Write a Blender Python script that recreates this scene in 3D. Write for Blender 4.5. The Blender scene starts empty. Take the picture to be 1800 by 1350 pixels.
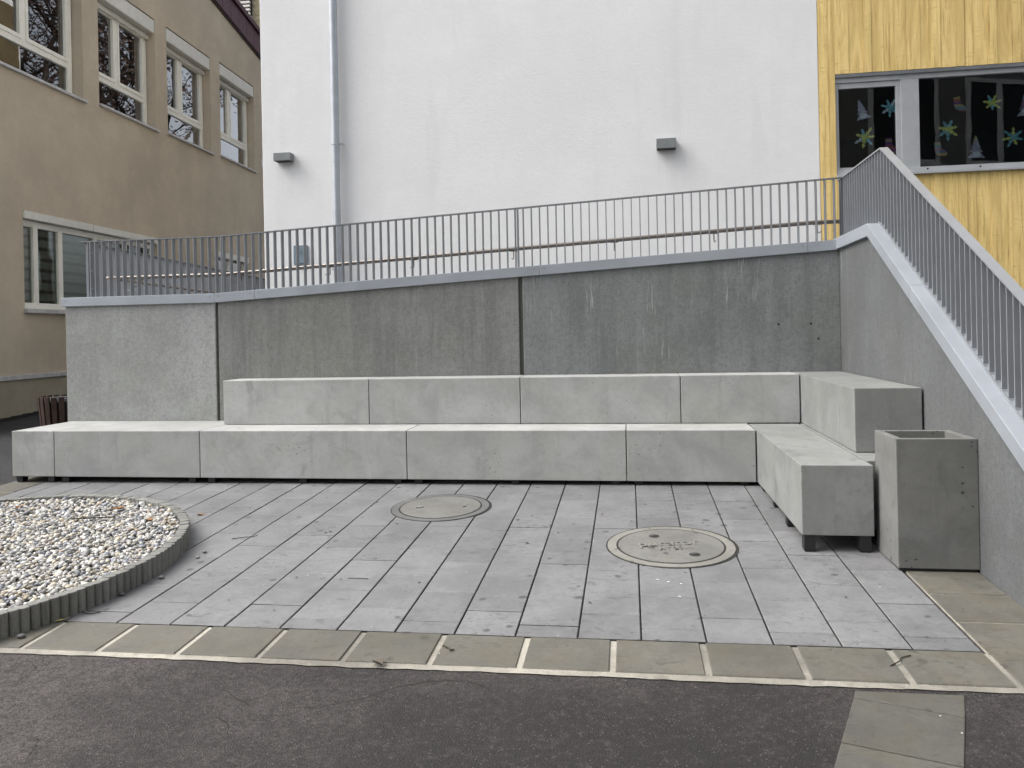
import bpy, bmesh, math, random
import numpy as np
from mathutils import Matrix, Vector
random.seed(7); rng = np.random.default_rng(7)
S = bpy.context.scene
COL = S.collection
R = math.radians

# ------------------------------------------------------------------ camera, sky, sun, exposure
cam = bpy.data.objects.new('camera', bpy.data.cameras.new('camera')); COL.objects.link(cam)
S.camera = cam
cd = cam.data; cd.sensor_width = 36; cd.lens = 27.13; cd.shift_x = -.0032; cd.shift_y = -.0516
cd.clip_start = .05; cd.clip_end = 500
yaw, roll = -.1463, .0204
Rw = Vector((math.cos(yaw), -math.sin(yaw), 0)); Fw = Vector((math.sin(yaw), math.cos(yaw), 0)); Up = Vector((0, 0, 1))
Rc = math.cos(roll)*Rw - math.sin(roll)*Up; Uc = math.sin(roll)*Rw + math.cos(roll)*Up
CAM = Vector((-1.068, -6.883, 1.345))
cam.matrix_world = Matrix(((Rc.x, Uc.x, -Fw.x, CAM.x), (Rc.y, Uc.y, -Fw.y, CAM.y), (Rc.z, Uc.z, -Fw.z, CAM.z), (0, 0, 0, 1)))

W = bpy.data.worlds.new('World'); S.world = W; W.use_nodes = True
nt = W.node_tree; nt.nodes.clear()
SUN_EL, SUN_AZ = 52, 262          # azimuth clockwise from +Y
sky = nt.nodes.new('ShaderNodeTexSky'); sky.sky_type = 'NISHITA'; sky.sun_disc = False
sky.sun_elevation = R(SUN_EL); sky.sun_rotation = R(SUN_AZ); sky.dust_density = 6; sky.ozone_density = 1.5
hs = nt.nodes.new('ShaderNodeHueSaturation'); hs.inputs['Saturation'].default_value = .34   # overcast: most of the blue is gone
bg = nt.nodes.new('ShaderNodeBackground'); bg.inputs['Strength'].default_value = .15
wo = nt.nodes.new('ShaderNodeOutputWorld')
nt.links.new(sky.outputs[0], hs.inputs['Color']); nt.links.new(hs.outputs[0], bg.inputs[0]); nt.links.new(bg.outputs[0], wo.inputs[0])
sl = bpy.data.lights.new('sun', 'SUN'); sl.energy = .65; sl.angle = R(50); sl.color = (1, .97, .92)
so = bpy.data.objects.new('sun', sl); COL.objects.link(so)
sd = Vector((math.sin(R(SUN_AZ))*math.cos(R(SUN_EL)), math.cos(R(SUN_AZ))*math.cos(R(SUN_EL)), math.sin(R(SUN_EL))))
so.rotation_euler = sd.to_track_quat('Z', 'Y').to_euler(); so.location = (-8, -8, 20)
vs = S.view_settings; vs.view_transform = 'Standard'; vs.look = 'None'; vs.gamma = 1; vs.exposure = 1.25
try: vs.use_curve_mapping = False
except Exception: pass

# ------------------------------------------------------------------ material helpers
class NT:
    def __init__(s, name):
        s.m = bpy.data.materials.new(name); s.m.use_nodes = True; s.t = s.m.node_tree; s.t.nodes.clear()
        s.out = s.n('ShaderNodeOutputMaterial'); s.b = s.n('ShaderNodeBsdfPrincipled'); s.l(s.b.outputs[0], s.out.inputs[0])
        s.pos = s.n('ShaderNodeNewGeometry').outputs['Position']
    def n(s, t, **k):
        x = s.t.nodes.new(t)
        for a, v in k.items(): setattr(x, a, v)
        return x
    def l(s, a, b): s.t.links.new(a, b)
    def vec(s, scale=(1, 1, 1), src=None, loc=(0, 0, 0), rot=(0, 0, 0)):
        m = s.n('ShaderNodeMapping'); m.inputs['Scale'].default_value = scale; m.inputs['Location'].default_value = loc; m.inputs['Rotation'].default_value = rot
        s.l(src or s.pos, m.inputs[0]); return m.outputs[0]
    def noise(s, scale, detail=5, rough=.6, v=None, dist=0):
        x = s.n('ShaderNodeTexNoise'); x.inputs['Scale'].default_value = scale; x.inputs['Detail'].default_value = detail
        x.inputs['Roughness'].default_value = rough; x.inputs['Distortion'].default_value = dist
        s.l(v or s.pos, x.inputs['Vector']); return x.outputs['Fac']
    def voro(s, scale, feature='F1', v=None, rnd=1):
        x = s.n('ShaderNodeTexVoronoi', feature=feature); x.inputs['Scale'].default_value = scale; x.inputs['Randomness'].default_value = rnd
        s.l(v or s.pos, x.inputs['Vector']); return x
    def rng(s, f, a, b, c=0., d=1., smooth=True):
        x = s.n('ShaderNodeMapRange'); x.interpolation_type = 'SMOOTHSTEP' if smooth else 'LINEAR'
        for i, v in enumerate((a, b, c, d)): x.inputs[i+1].default_value = v
        s.l(f, x.inputs[0]); return x.outputs[0]
    def math(s, op, a, b=None, c=None):
        x = s.n('ShaderNodeMath', operation=op)
        for i, v in enumerate((a, b, c)):
            if v is None: continue
            if isinstance(v, (int, float)): x.inputs[i].default_value = v
            else: s.l(v, x.inputs[i])
        return x.outputs[0]
    def mix(s, f, a, b, mode='MIX'):
        x = s.n('ShaderNodeMix', data_type='RGBA', blend_type=mode)
        for k, v in ((0, f), (6, a), (7, b)):
            if isinstance(v, (int, float)): x.inputs[k].default_value = v
            elif isinstance(v, tuple): x.inputs[k].default_value = (*v, 1) if len(v) == 3 else v
            else: s.l(v, x.inputs[k])
        return x.outputs[2]
    def col(s, c):
        if isinstance(c, tuple): s.b.inputs['Base Color'].default_value = (*c, 1)
        else: s.l(c, s.b.inputs['Base Color'])
    def rough(s, r):
        if isinstance(r, (int, float)): s.b.inputs['Roughness'].default_value = r
        else: s.l(r, s.b.inputs['Roughness'])
    def bump(s, h, dist=.004, strength=1):
        x = s.n('ShaderNodeBump'); x.inputs['Distance'].default_value = dist; x.inputs['Strength'].default_value = strength
        s.l(h, x.inputs['Height']); s.l(x.outputs[0], s.b.inputs['Normal'])
    def rand(s): return s.n('ShaderNodeObjectInfo').outputs['Random']
    def axis(s, i): 
        x = s.n('ShaderNodeSeparateXYZ'); s.l(s.pos, x.inputs[0]); return x.outputs[i]
def g(v): return (v, v, v)
def sc3(c, k): return tuple(x*k for x in c)

def m_plain(name, c, rough=.5, metal=0, var=.12, scale=9):
    t = NT(name); f = t.noise(scale, 5)
    t.col(t.mix(t.rng(f, .3, .7), sc3(c, 1-var), sc3(c, 1+var))); t.b.inputs['Metallic'].default_value = metal
    t.rough(t.rng(f, .2, .8, max(rough-.08, .02), rough+.08)); return t.m

def m_cast(name, c, tint=.12, pits=1., blotch=1.):
    """smooth precast concrete with air holes and cloudy cement film"""
    t = NT(name)
    rr = t.rand()
    big = t.noise(1.7, 6, .62, dist=.6); mid = t.noise(6.5, 5, .6); fine = t.noise(140, 2, .6)
    base = t.mix(t.rng(big, .32, .68), sc3(c, 1-.20*blotch), sc3(c, 1+.13*blotch))
    warm = t.mix(t.rng(t.noise(2.6, 3, v=t.vec(loc=(7, 3, 5))), .42, .62), base, t.mix(.5, base, (c[0]*.97, c[1]*.96, c[2]*.88)))
    cl = t.mix(t.rng(mid, .52, .72, 0, .5), warm, sc3(c, 1.22)); cl = t.mix(t.rng(mid, .30, .46, .45, 0), cl, sc3(c, .76))
    hz = t.noise(1, 4, .6, v=t.vec((.5, .5, 9)))
    cl = t.mix(t.rng(hz, .55, .7, 0, .28), cl, sc3(c, .8))
    cl = t.mix(t.math('MULTIPLY', fine, .25), cl, sc3(c, .8))
    cl = t.mix(1., cl, t.mix(rr, g(1-tint), g(1+tint)), 'MULTIPLY')
    st = t.noise(3.4, 5, .62, v=t.vec(loc=(1, 2, 3)), dist=1.1); amt = t.rng(rr, .25, .95, .12, .75)
    cl = t.mix(t.math('MULTIPLY', t.rng(st, .52, .74), amt), cl, (c[0]*.62, c[1]*.63, c[2]*.60))
    dr = t.noise(1, 4, .6, v=t.vec((9, 9, .8), loc=(3, 1, 0))); cl = t.mix(t.math('MULTIPLY', t.rng(dr, .56, .70), .35), cl, sc3(c, .66))
    sk = t.noise(70, 4, .75); cl = t.mix(t.rng(sk, .54, .74, 0, .45), cl, sc3(c, .66)); cl = t.mix(t.rng(sk, .26, .44, .4, 0), cl, sc3(c, 1.18))
    g2 = t.noise(27, 4, .72); cl = t.mix(t.rng(g2, .52, .68, 0, .38), cl, sc3(c, .76)); cl = t.mix(t.rng(g2, .30, .46, .3, 0), cl, sc3(c, 1.14))
    v = t.voro(38, v=t.vec((1, 1, 1.25)))
    sep = t.n('ShaderNodeSeparateColor'); t.l(v.outputs['Color'], sep.inputs[0])
    patch = t.rng(t.noise(2.2, 3, v=t.vec(loc=(3, 9, 1))), .42, .66)
    rad = t.math('MULTIPLY', t.rng(sep.outputs[0], .74, 1., 0, .27, False), t.math('MULTIPLY', patch, pits))
    hole = t.math('LESS_THAN', v.outputs['Distance'], rad)
    v2 = t.voro(95); sep2 = t.n('ShaderNodeSeparateColor'); t.l(v2.outputs['Color'], sep2.inputs[0])
    hole2 = t.math('LESS_THAN', v2.outputs['Distance'], t.math('MULTIPLY', t.rng(sep2.outputs[1], .86, 1., 0, .25, False), patch))
    hol = t.math('MAXIMUM', hole, hole2)
    t.col(t.mix(t.math('MULTIPLY', hol, .85), cl, sc3(c, .2)))
    t.rough(t.rng(mid, .3, .7, .62, .8))
    t.bump(t.math('SUBTRACT', t.math('ADD', t.math('MULTIPLY', fine, .12), t.math('MULTIPLY', mid, .3)), hol), .003)
    return t.m

def m_wall(name, c, streak=1., dark=.72, green=.4, efflo=.5, pits=.5):
    """in-situ concrete: fine vertical brush lines, run-off stains, pale lime runs"""
    t = NT(name)
    big = t.noise(.85, 6, .62, dist=.4); mid = t.noise(4.5, 6, .65)
    f1 = t.noise(1, 4, .65, v=t.vec((46, 46, 1.7))); f2 = t.noise(1, 4, .6, v=t.vec((6.5, 6.5, .45))); f3 = t.noise(1, 5, .7, v=t.vec((150, 150, 11)))
    grain = t.noise(85, 4, .75)
    cl = t.mix(t.rng(big, .33, .67), sc3(c, .84), sc3(c, 1.12))
    gr = (c[0]*.90, c[1]*.93, c[2]*.78)
    cl = t.mix(t.rng(t.noise(1.3, 4, v=t.vec(loc=(4, 1, 8))), .42, .66, 0, green), cl, gr)
    cl = t.mix(t.rng(mid, .46, .72, 0, .45), cl, sc3(c, 1.25)); cl = t.mix(t.rng(mid, .28, .45, .5, 0), cl, sc3(c, .74))
    cl = t.mix(t.math('MULTIPLY', t.rng(f2, .48, .66), .8*streak), cl, sc3(c, dark)); cl = t.mix(t.math('MULTIPLY', t.rng(f2, .30, .44, 1, 0), .6*streak), cl, sc3(c, 1.3))
    cl = t.mix(t.math('MULTIPLY', t.rng(f1, .54, .74), .5*streak), cl, sc3(c, .58)); cl = t.mix(t.math('MULTIPLY', t.rng(f1, .26, .40, 1, 0), .35*streak), cl, sc3(c, 1.35))
    cl = t.mix(t.math('MULTIPLY', t.rng(f3, .52, .72), .6*streak), cl, sc3(c, .5))
    cl = t.mix(t.math('MULTIPLY', t.rng(grain, .5, .68), .75), cl, sc3(c, .5)); cl = t.mix(t.math('MULTIPLY', t.rng(grain, .26, .44, 1, 0), .45), cl, sc3(c, 1.4))
    g2 = t.noise(30, 4, .75); cl = t.mix(t.rng(g2, .50, .66, 0, .55), cl, sc3(c, .62)); cl = t.mix(t.rng(g2, .30, .46, .45, 0), cl, sc3(c, 1.28))
    runs = t.noise(1, 3, .7, v=t.vec((48, 48, 2.2), loc=(2, 0, 6))); where = t.rng(t.noise(1.1, 2, v=t.vec(loc=(1, 5, 2))), .54, .66)
    cl = t.mix(t.math('MULTIPLY', t.math('MULTIPLY', t.rng(runs, .60, .70), where), efflo), cl, (.5, .5, .47))
    v = t.voro(30); sep = t.n('ShaderNodeSeparateColor'); t.l(v.outputs['Color'], sep.inputs[0])
    hole = t.math('LESS_THAN', v.outputs['Distance'], t.rng(sep.outputs[0], .93, 1., 0, .16*pits, False))
    cl = t.mix(t.math('MULTIPLY', hole, .6), cl, sc3(c, .25))
    t.col(cl); t.rough(.82)
    t.bump(t.math('ADD', t.math('MULTIPLY', f3, .3), t.math('ADD', t.math('MULTIPLY', grain, .35), t.math('MULTIPLY', mid, .4))), .003)
    return t.m

def m_plaster(name, c, scale=160, bump=.004, blotch=.10, stretch=(1, 1, 1), grime=0.):
    t = NT(name)
    big = t.noise(.8, 6, .65); mid = t.noise(3.3, 5, .6); gr = t.noise(scale, 3, .7, v=t.vec(stretch)); gr2 = t.noise(scale*.3, 4, .65, v=t.vec(stretch))
    cl = t.mix(t.rng(big, .3, .7), sc3(c, 1-blotch), sc3(c, 1+blotch*.8))
    cl = t.mix(t.rng(mid, .45, .7, 0, .35), cl, sc3(c, 1-blotch*.9))
    lo = t.noise(14, 5, .7, v=t.vec(stretch)); cl = t.mix(t.rng(lo, .5, .72, 0, .5), cl, sc3(c, 1-blotch*1.2)); cl = t.mix(t.rng(lo, .26, .46, .4, 0), cl, sc3(c, min(1+blotch, .9/max(c))))
    if grime: cl = t.mix(t.rng(t.noise(1, 4, .65, v=t.vec((3, 3, .35))), .52, .72, 0, grime), cl, sc3(c, .62))
    cl = t.mix(t.rng(gr, .5, .8, 0, .22), cl, sc3(c, .78))
    t.col(cl); t.rough(.88); t.bump(t.math('ADD', gr, t.math('MULTIPLY', gr2, .8)), bump); return t.m

def m_tile(name, c, tint=.07, spots=1., warm=0.):
    t = NT(name); rr = t.rand()
    big = t.noise(2.3, 6, .65); mid = t.noise(11, 6, .7); gr = t.noise(210, 2, .7)
    cl = t.mix(t.rng(big, .36, .64), sc3(c, .80), sc3(c, 1.14)); cl = t.mix(t.rng(mid, .5, .70, 0, .5), cl, sc3(c, 1.22))
    cl = t.mix(t.rng(mid, .28, .46, .6, 0), cl, sc3(c, .70)); cl = t.mix(t.math('MULTIPLY', gr, .4), cl, sc3(c, .78))
    sk = t.noise(75, 3, .75); cl = t.mix(t.rng(sk, .54, .72, 0, .55), cl, sc3(c, .68)); cl = t.mix(t.rng(sk, .28, .45, .5, 0), cl, sc3(c, 1.25))
    g2 = t.noise(32, 4, .75); cl = t.mix(t.rng(g2, .50, .66, 0, .5), cl, sc3(c, .74)); cl = t.mix(t.rng(g2, .30, .46, .4, 0), cl, sc3(c, 1.18))
    sm = t.noise(1, 4, .65, v=t.vec((13, 24, 5), rot=(0, 0, .35)), dist=.8); pm_ = t.rng(t.noise(1.2, 3, v=t.vec(loc=(2, 7, 1))), .38, .62)
    cl = t.mix(t.math('MULTIPLY', t.math('MULTIPLY', t.rng(sm, .54, .68), pm_), .75*min(spots, 1)), cl, sc3(c, .46))
    if warm: cl = t.mix(t.rng(t.noise(5, 4, v=t.vec(loc=(3, 3, 3))), .45, .65, 0, warm), cl, (c[0]*1.08, c[1]*.98, c[2]*.76))
    cl = t.mix(1., cl, t.mix(rr, g(1-tint), g(1+tint)), 'MULTIPLY')
    v = t.voro(9.5, v=t.vec((1, 1, .2))); sep = t.n('ShaderNodeSeparateColor'); t.l(v.outputs['Color'], sep.inputs[0])
    d = t.math('ADD', v.outputs['Distance'], t.math('MULTIPLY', t.math('SUBTRACT', t.noise(55, 3), .5), .35))
    patch = t.rng(t.noise(1.6, 3, v=t.vec(loc=(8, 2, 1))), .34, .66, .25, 1)
    sp = t.rng(t.math('SUBTRACT', d, t.math('MULTIPLY', patch, t.rng(sep.outputs[0], .45, 1., 0, .32, False))), -.05, .03, 1, 0)
    cl = t.mix(t.math('MULTIPLY', sp, .55*spots), cl, sc3(c, .45))
    v2 = t.voro(34, v=t.vec((1, 1, .2))); sep2 = t.n('ShaderNodeSeparateColor'); t.l(v2.outputs['Color'], sep2.inputs[0])
    sp2 = t.math('LESS_THAN', v2.outputs['Distance'], t.rng(sep2.outputs[0], .93, 1., 0, .22, False))
    cl = t.mix(t.math('MULTIPLY', sp2, .65*spots), cl, sc3(c, .3))
    sp3 = t.math('LESS_THAN', v2.outputs['Distance'], t.rng(sep2.outputs[1], .975, 1., 0, .14, False))
    cl = t.mix(t.math('MULTIPLY', sp3, .7*spots), cl, (.62, .62, .6))
    t.col(cl); t.rough(t.rng(mid, .3, .7, .55, .75)); t.bump(t.math('ADD', t.math('MULTIPLY', gr, .5), mid), .0022); return t.m

def m_asphalt(name, c, cracks=1., spec=1.):
    t = NT(name)
    big = t.noise(.75, 5, .6, dist=.5); mid = t.noise(4, 6, .7); gr = t.noise(170, 4, .75); st = t.voro(150, v=t.vec((1, 1, .4)))
    sep = t.n('ShaderNodeSeparateColor'); t.l(st.outputs['Color'], sep.inputs[0])
    cl = t.mix(t.rng(big, .40, .60), sc3(c, .50), sc3(c, 1.3)); cl = t.mix(t.rng(mid, .3, .7, 0, .5), cl, sc3(c, 1.25))
    cl = t.mix(t.rng(t.noise(1.4, 5, v=t.vec(loc=(5, 2, 0))), .56, .74, 0, .55), cl, (c[0]*.5, c[1]*.46, c[2]*.46))
    stone = t.mix(sep.outputs[0], g(.25), g(2.1)); cl = t.mix(.8, cl, t.mix(1., cl, stone, 'MULTIPLY'))
    dark_oval = t.n('ShaderNodeVectorMath', operation='LENGTH'); t.l(t.vec((.42, 1.15, 0), loc=(.42, 4.75, 0)), dark_oval.inputs[0])  # dark oval patch in the middle of the asphalt, edge broken by noise
    wd = t.math('ADD', dark_oval.outputs[1], t.math('MULTIPLY', t.math('SUBTRACT', t.noise(2.1, 6, .7), .5), 1.3))
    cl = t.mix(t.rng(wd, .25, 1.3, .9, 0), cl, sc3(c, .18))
    g2 = t.noise(34, 5, .8); cl = t.mix(t.rng(g2, .49, .62, 0, .85), cl, sc3(c, .25)); cl = t.mix(t.rng(g2, .30, .47, .75, 0), cl, sc3(c, 1.9))
    g3 = t.noise(9, 5, .75); cl = t.mix(t.rng(g3, .50, .66, 0, .5), cl, sc3(c, .4)); cl = t.mix(t.rng(g3, .32, .47, .4, 0), cl, sc3(c, 1.5))
    cl = t.mix(t.rng(gr, .46, .70, 0, .85), cl, sc3(c, .12))
    br = t.math('MULTIPLY', t.math('GREATER_THAN', sep.outputs[1], .975), t.math('LESS_THAN', st.outputs['Distance'], .42))
    cl = t.mix(t.math('MULTIPLY', br, .45*spec), cl, (.26, .25, .24))
    if cracks:
        wv = t.n('ShaderNodeVectorMath', operation='ADD'); nz = t.n('ShaderNodeTexNoise'); nz.inputs['Scale'].default_value = 3.2; nz.inputs['Detail'].default_value = 6
        t.l(t.pos, nz.inputs['Vector']); sm = t.n('ShaderNodeVectorMath', operation='SCALE'); sm.inputs['Scale'].default_value = .55; t.l(nz.outputs['Color'], sm.inputs[0])
        t.l(t.pos, wv.inputs[0]); t.l(sm.outputs[0], wv.inputs[1])
        ve = t.voro(.85, 'DISTANCE_TO_EDGE', v=t.vec((1, 1, .01), src=wv.outputs[0]))
        k = t.math('MULTIPLY', t.rng(ve.outputs['Distance'], .0015, .006, 1, 0), t.rng(t.noise(1.1, 4, v=t.vec(loc=(9, 1, 0))), .54, .62))
        cl = t.mix(t.math('MULTIPLY', k, .6*cracks), cl, sc3(c, .15))
        h = t.math('SUBTRACT', t.math('ADD', gr, t.math('MULTIPLY', st.outputs['Distance'], .8)), t.math('MULTIPLY', k, 1.))
    else: h = t.math('ADD', gr, t.math('MULTIPLY', st.outputs['Distance'], .8))
    t.col(cl); t.rough(t.rng(gr, .3, .7, .65, .9)); t.bump(h, .006); return t.m

def m_board(name, c):
    """board-marked panel, glazed yellow; brown grain collects along the board edges"""
    t = NT(name); rr = t.rand()
    off = t.n('ShaderNodeCombineXYZ'); t.l(t.math('MULTIPLY', rr, 37.), off.inputs[2]); t.l(t.math('MULTIPLY', rr, 11.), off.inputs[1])
    ad = t.n('ShaderNodeVectorMath', operation='ADD'); t.l(t.pos, ad.inputs[0]); t.l(off.outputs[0], ad.inputs[1]); p = ad.outputs[0]
    f1 = t.noise(1, 6, .7, v=t.vec((34, 34, 1.3), src=p), dist=.5); f2 = t.noise(1, 5, .65, v=t.vec((9, 9, 1.1), src=p), dist=.8); f3 = t.noise(1, 4, .7, v=t.vec((5, 5, 34), src=p))
    cl = t.mix(t.rng(f2, .35, .65), sc3(c, .86), (c[0]*1.08, c[1]*1.12, c[2]*1.25))
    br = (c[0]*.50, c[1]*.40, c[2]*.30)
    cl = t.mix(t.rng(f1, .50, .70, 0, .8), cl, br)
    cl = t.mix(t.math('MULTIPLY', t.rng(f3, .55, .70, 0, .5), t.rng(f2, .46, .62)), cl, br)
    cl = t.mix(t.rng(t.noise(1, 3, .6, v=t.vec((26, 26, .7), src=p)), .64, .75, 0, .65), cl, sc3(br, .8))
    cl = t.mix(1., cl, t.mix(rr, (.95, .94, .92), (1.05, 1.05, 1.05)), 'MULTIPLY')
    t.col(cl); t.rough(.6); t.bump(t.math('ADD', f1, t.math('MULTIPLY', f3, .5)), .006); return t.m

def m_glass(name, tint=(.75, .8, .8), gain=1.6):
    t = NT(name); t.t.nodes.remove(t.b)
    tr = t.n('ShaderNodeBsdfTransparent'); tr.inputs[0].default_value = (*tint, 1); gl = t.n('ShaderNodeBsdfGlossy'); gl.inputs['Roughness'].default_value = .01
    nb = t.n('ShaderNodeBump'); nb.inputs['Distance'].default_value = .0009; nb.inputs['Strength'].default_value = .5; t.l(t.noise(2.2, 2), nb.inputs['Height']); t.l(nb.outputs[0], gl.inputs['Normal'])
    fr = t.n('ShaderNodeFresnel'); fr.inputs[0].default_value = 1.5; mx = t.n('ShaderNodeMixShader')
    t.l(t.math('MINIMUM', t.math('MULTIPLY', fr.outputs[0], gain), 1.), mx.inputs[0]); t.l(tr.outputs[0], mx.inputs[1]); t.l(gl.outputs[0], mx.inputs[2]); t.l(mx.outputs[0], t.out.inputs[0]); return t.m

def m_stripes(name, cols, scale, axis=2, rough=.6):
    """flat bands (blind fabric, knitted socks)"""
    t = NT(name); f = t.math('FRACT', t.math('MULTIPLY', t.axis(axis), scale))
    cr = t.n('ShaderNodeValToRGB'); cr.color_ramp.interpolation = 'CONSTANT'; e = cr.color_ramp.elements
    while len(e) < len(cols): e.new(.5)
    for i, c in enumerate(cols): e[i].position = i/len(cols); e[i].color = (*c, 1)
    t.l(f, cr.inputs[0]); t.l(cr.outputs[0], t.b.inputs['Base Color']); t.rough(rough); return t.m

M = {}
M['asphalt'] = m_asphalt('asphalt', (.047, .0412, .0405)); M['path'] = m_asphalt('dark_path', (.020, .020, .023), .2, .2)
M['tile'] = m_tile('grey_paver', (.160, .163, .167), .10, 2.); M['border'] = m_tile('sandstone_slab', (.104, .101, .086), .10, 1.2, .35)
M['strip'] = m_tile('worn_slab', (.085, .0835, .073), .10, 1.2, .35)
M['joint'] = m_plain('joint_sand', (.018, .018, .016), .95); M['mortar'] = m_plaster('pale_mortar', (.275, .262, .225), 45, .006, .5)
M['cast'] = m_cast('precast_concrete', (.355, .362, .358)); M['cast_shaded'] = m_cast('shaded_precast_concrete', (.205, .212, .21), .05, .8); M['cast2'] = m_cast('planter_concrete', (.148, .151, .147), .04, 2.4)  # darker concrete of the right-hand bench blocks: their shade is put into the colour
M['wall_smooth'] = m_wall('pale_wall_concrete', (.31, .32, .315), .4, .82, .3, .25); M['wall_dark'] = m_wall('streaked_wall_concrete', (.200, .206, .200), 1., .72, .5, .35)
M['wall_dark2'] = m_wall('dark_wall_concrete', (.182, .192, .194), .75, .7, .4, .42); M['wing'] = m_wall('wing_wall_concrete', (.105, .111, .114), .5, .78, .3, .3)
M['coping'] = m_plain('coping_sheet', (.37, .40, .44), .38, .4, .04, 3); M['rail'] = m_plain('grey_powder_coat', (.20, .212, .228), .45, 0, .05, 6)
M['galv'] = m_plain('galvanised_metal', (.46, .49, .53), .48, .35, .08, 5); M['steel'] = m_plain('stainless_steel', (.27, .245, .22), .42, 1, .05, 8)
M['white'] = m_plaster('white_render', (.81, .815, .815), 60, .003, .04, (1, 1, 1.7), .13); M['beige'] = m_plaster('beige_render', (.53, .458, .355), 110, .004, .13, (1, 1, 1), .08)
M['plinth'] = m_plaster('plinth_render', (.36, .325, .25), 130, .004, .14, (1, 1, 1), .3)
M['ledge'] = m_plain('ledge_metal', (.5, .5, .5), .5); M['cream'] = m_plain('cream_frame', (.82, .81, .735), .42, 0, .04); M['shutter'] = m_plain('shutter_box', (.68, .67, .62), .45, 0, .06)
M['glass'] = m_glass('window_glass', (.72, .76, .74), 4.2); M['glass_low'] = m_glass('lower_window_glass', (.86, .9, .88), .9); M['glass_dark'] = m_glass('tinted_glass', (.90, .96, 1.0), 1.25)
M['room'] = m_plain('room_wall', (.045, .052, .06), .9); M['yellow'] = m_board('yellow_board', (.80, .585, .215)); M['groove'] = m_plain('board_groove', (.58, .39, .13), .9)
M['frame'] = m_plain('grey_window_frame', (.46, .48, .50), .4, .3, .04); M['head'] = m_plain('dark_window_head', (.15, .16, .17), .5)
M['purple'] = m_plain('purple_roof_metal', (.090, .040, .056), .45, .2, .06); M['purple_dark'] = m_plain('dark_flashing', (.030, .014, .018), .5)
M['stone'] = m_plaster('rough_stone', (.34, .30, .19), 9, .12, .25); M['black'] = m_plain('black_rubber', (.012, .012, .013), .6)
M['lamp'] = m_plain('lamp_housing', (.20, .215, .22), .5); M['box'] = m_plain('box_paint', (.17, .22, .26), .45); M['boxglass'] = m_plain('box_window', (.22, .29, .34), .2)
M['blind'] = m_stripes('zebra_blind', [(.80, .86, .84), (.80, .86, .84), (.07, .075, .078)], 5.4); M['edging'] = m_tile('edging_concrete', (.19, .192, .178), .14, 1.)
M['lidA'] = m_tile('worn_lid_concrete', (.155, .155, .145), .02, 1.8, .1); M['ringA'] = m_tile('ring_concrete', (.115, .118, .118), .02, 1.4); M['ringB'] = m_tile('pale_ring_concrete', (.20, .197, .178), .02, 1.8)
M['slat'] = m_plain('stained_slat', (.040, .020, .013), .5, 0, .4, 14); M['leaf'] = m_plain('dry_leaf', (.20, .10, .035), .7, 0, .4, 60); M['leaf2'] = m_plain('dark_leaf', (.055, .045, .03), .7, 0, .4, 60); M['leaf3'] = m_plain('yellow_leaf', (.42, .36, .15), .7, 0, .3, 60)
M['twig'] = m_plain('twig_bark', (.035, .028, .02), .8); M['opp'] = m_plaster('grey_render', (.22, .22, .21), 60, .003, .06); M['bark'] = m_plain('bark', (.06, .045, .035), .9)
M['paper'] = m_plain('scrap_paper', (.75, .75, .72), .8)
for nm, c in {'teal': (.26, .58, .62), 'lime': (.78, .82, .22), 'mauve': (.52, .49, .57), 'pale': (.66, .72, .75), 'plum': (.36, .20, .30), 'ochre': (.60, .54, .28)}.items(): M['paper_'+nm] = m_plain('paper_'+nm, c, .8, 0, .25, 40)
M['sock'] = m_stripes('sock_stripes', [(.42, .12, .08), (.50, .34, .08), (.14, .20, .34), (.40, .15, .18), (.12, .32, .34), (.45, .36, .16), (.24, .08, .22)], 4.6)
M['sock2'] = m_stripes('sock_stripes_plum', [(.34, .08, .14), (.16, .06, .22), (.42, .30, .16), (.30, .10, .28), (.38, .12, .10)], 7.)
t = NT('pebble_stone'); at = t.n('ShaderNodeAttribute', attribute_name='tint'); t.col(t.mix(t.rng(t.noise(150, 3), .3, .75, 0, .3), at.outputs['Color'], (.2, .19, .17))); t.rough(.6); M['pebble'] = t.m
t = NT('autumn_leaf'); rr = t.rand(); t.col(t.mix(t.noise(30, 2), (.03, .022, .014), (.085, .035, .02))); t.rough(.7); M['foliage'] = t.m

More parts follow.
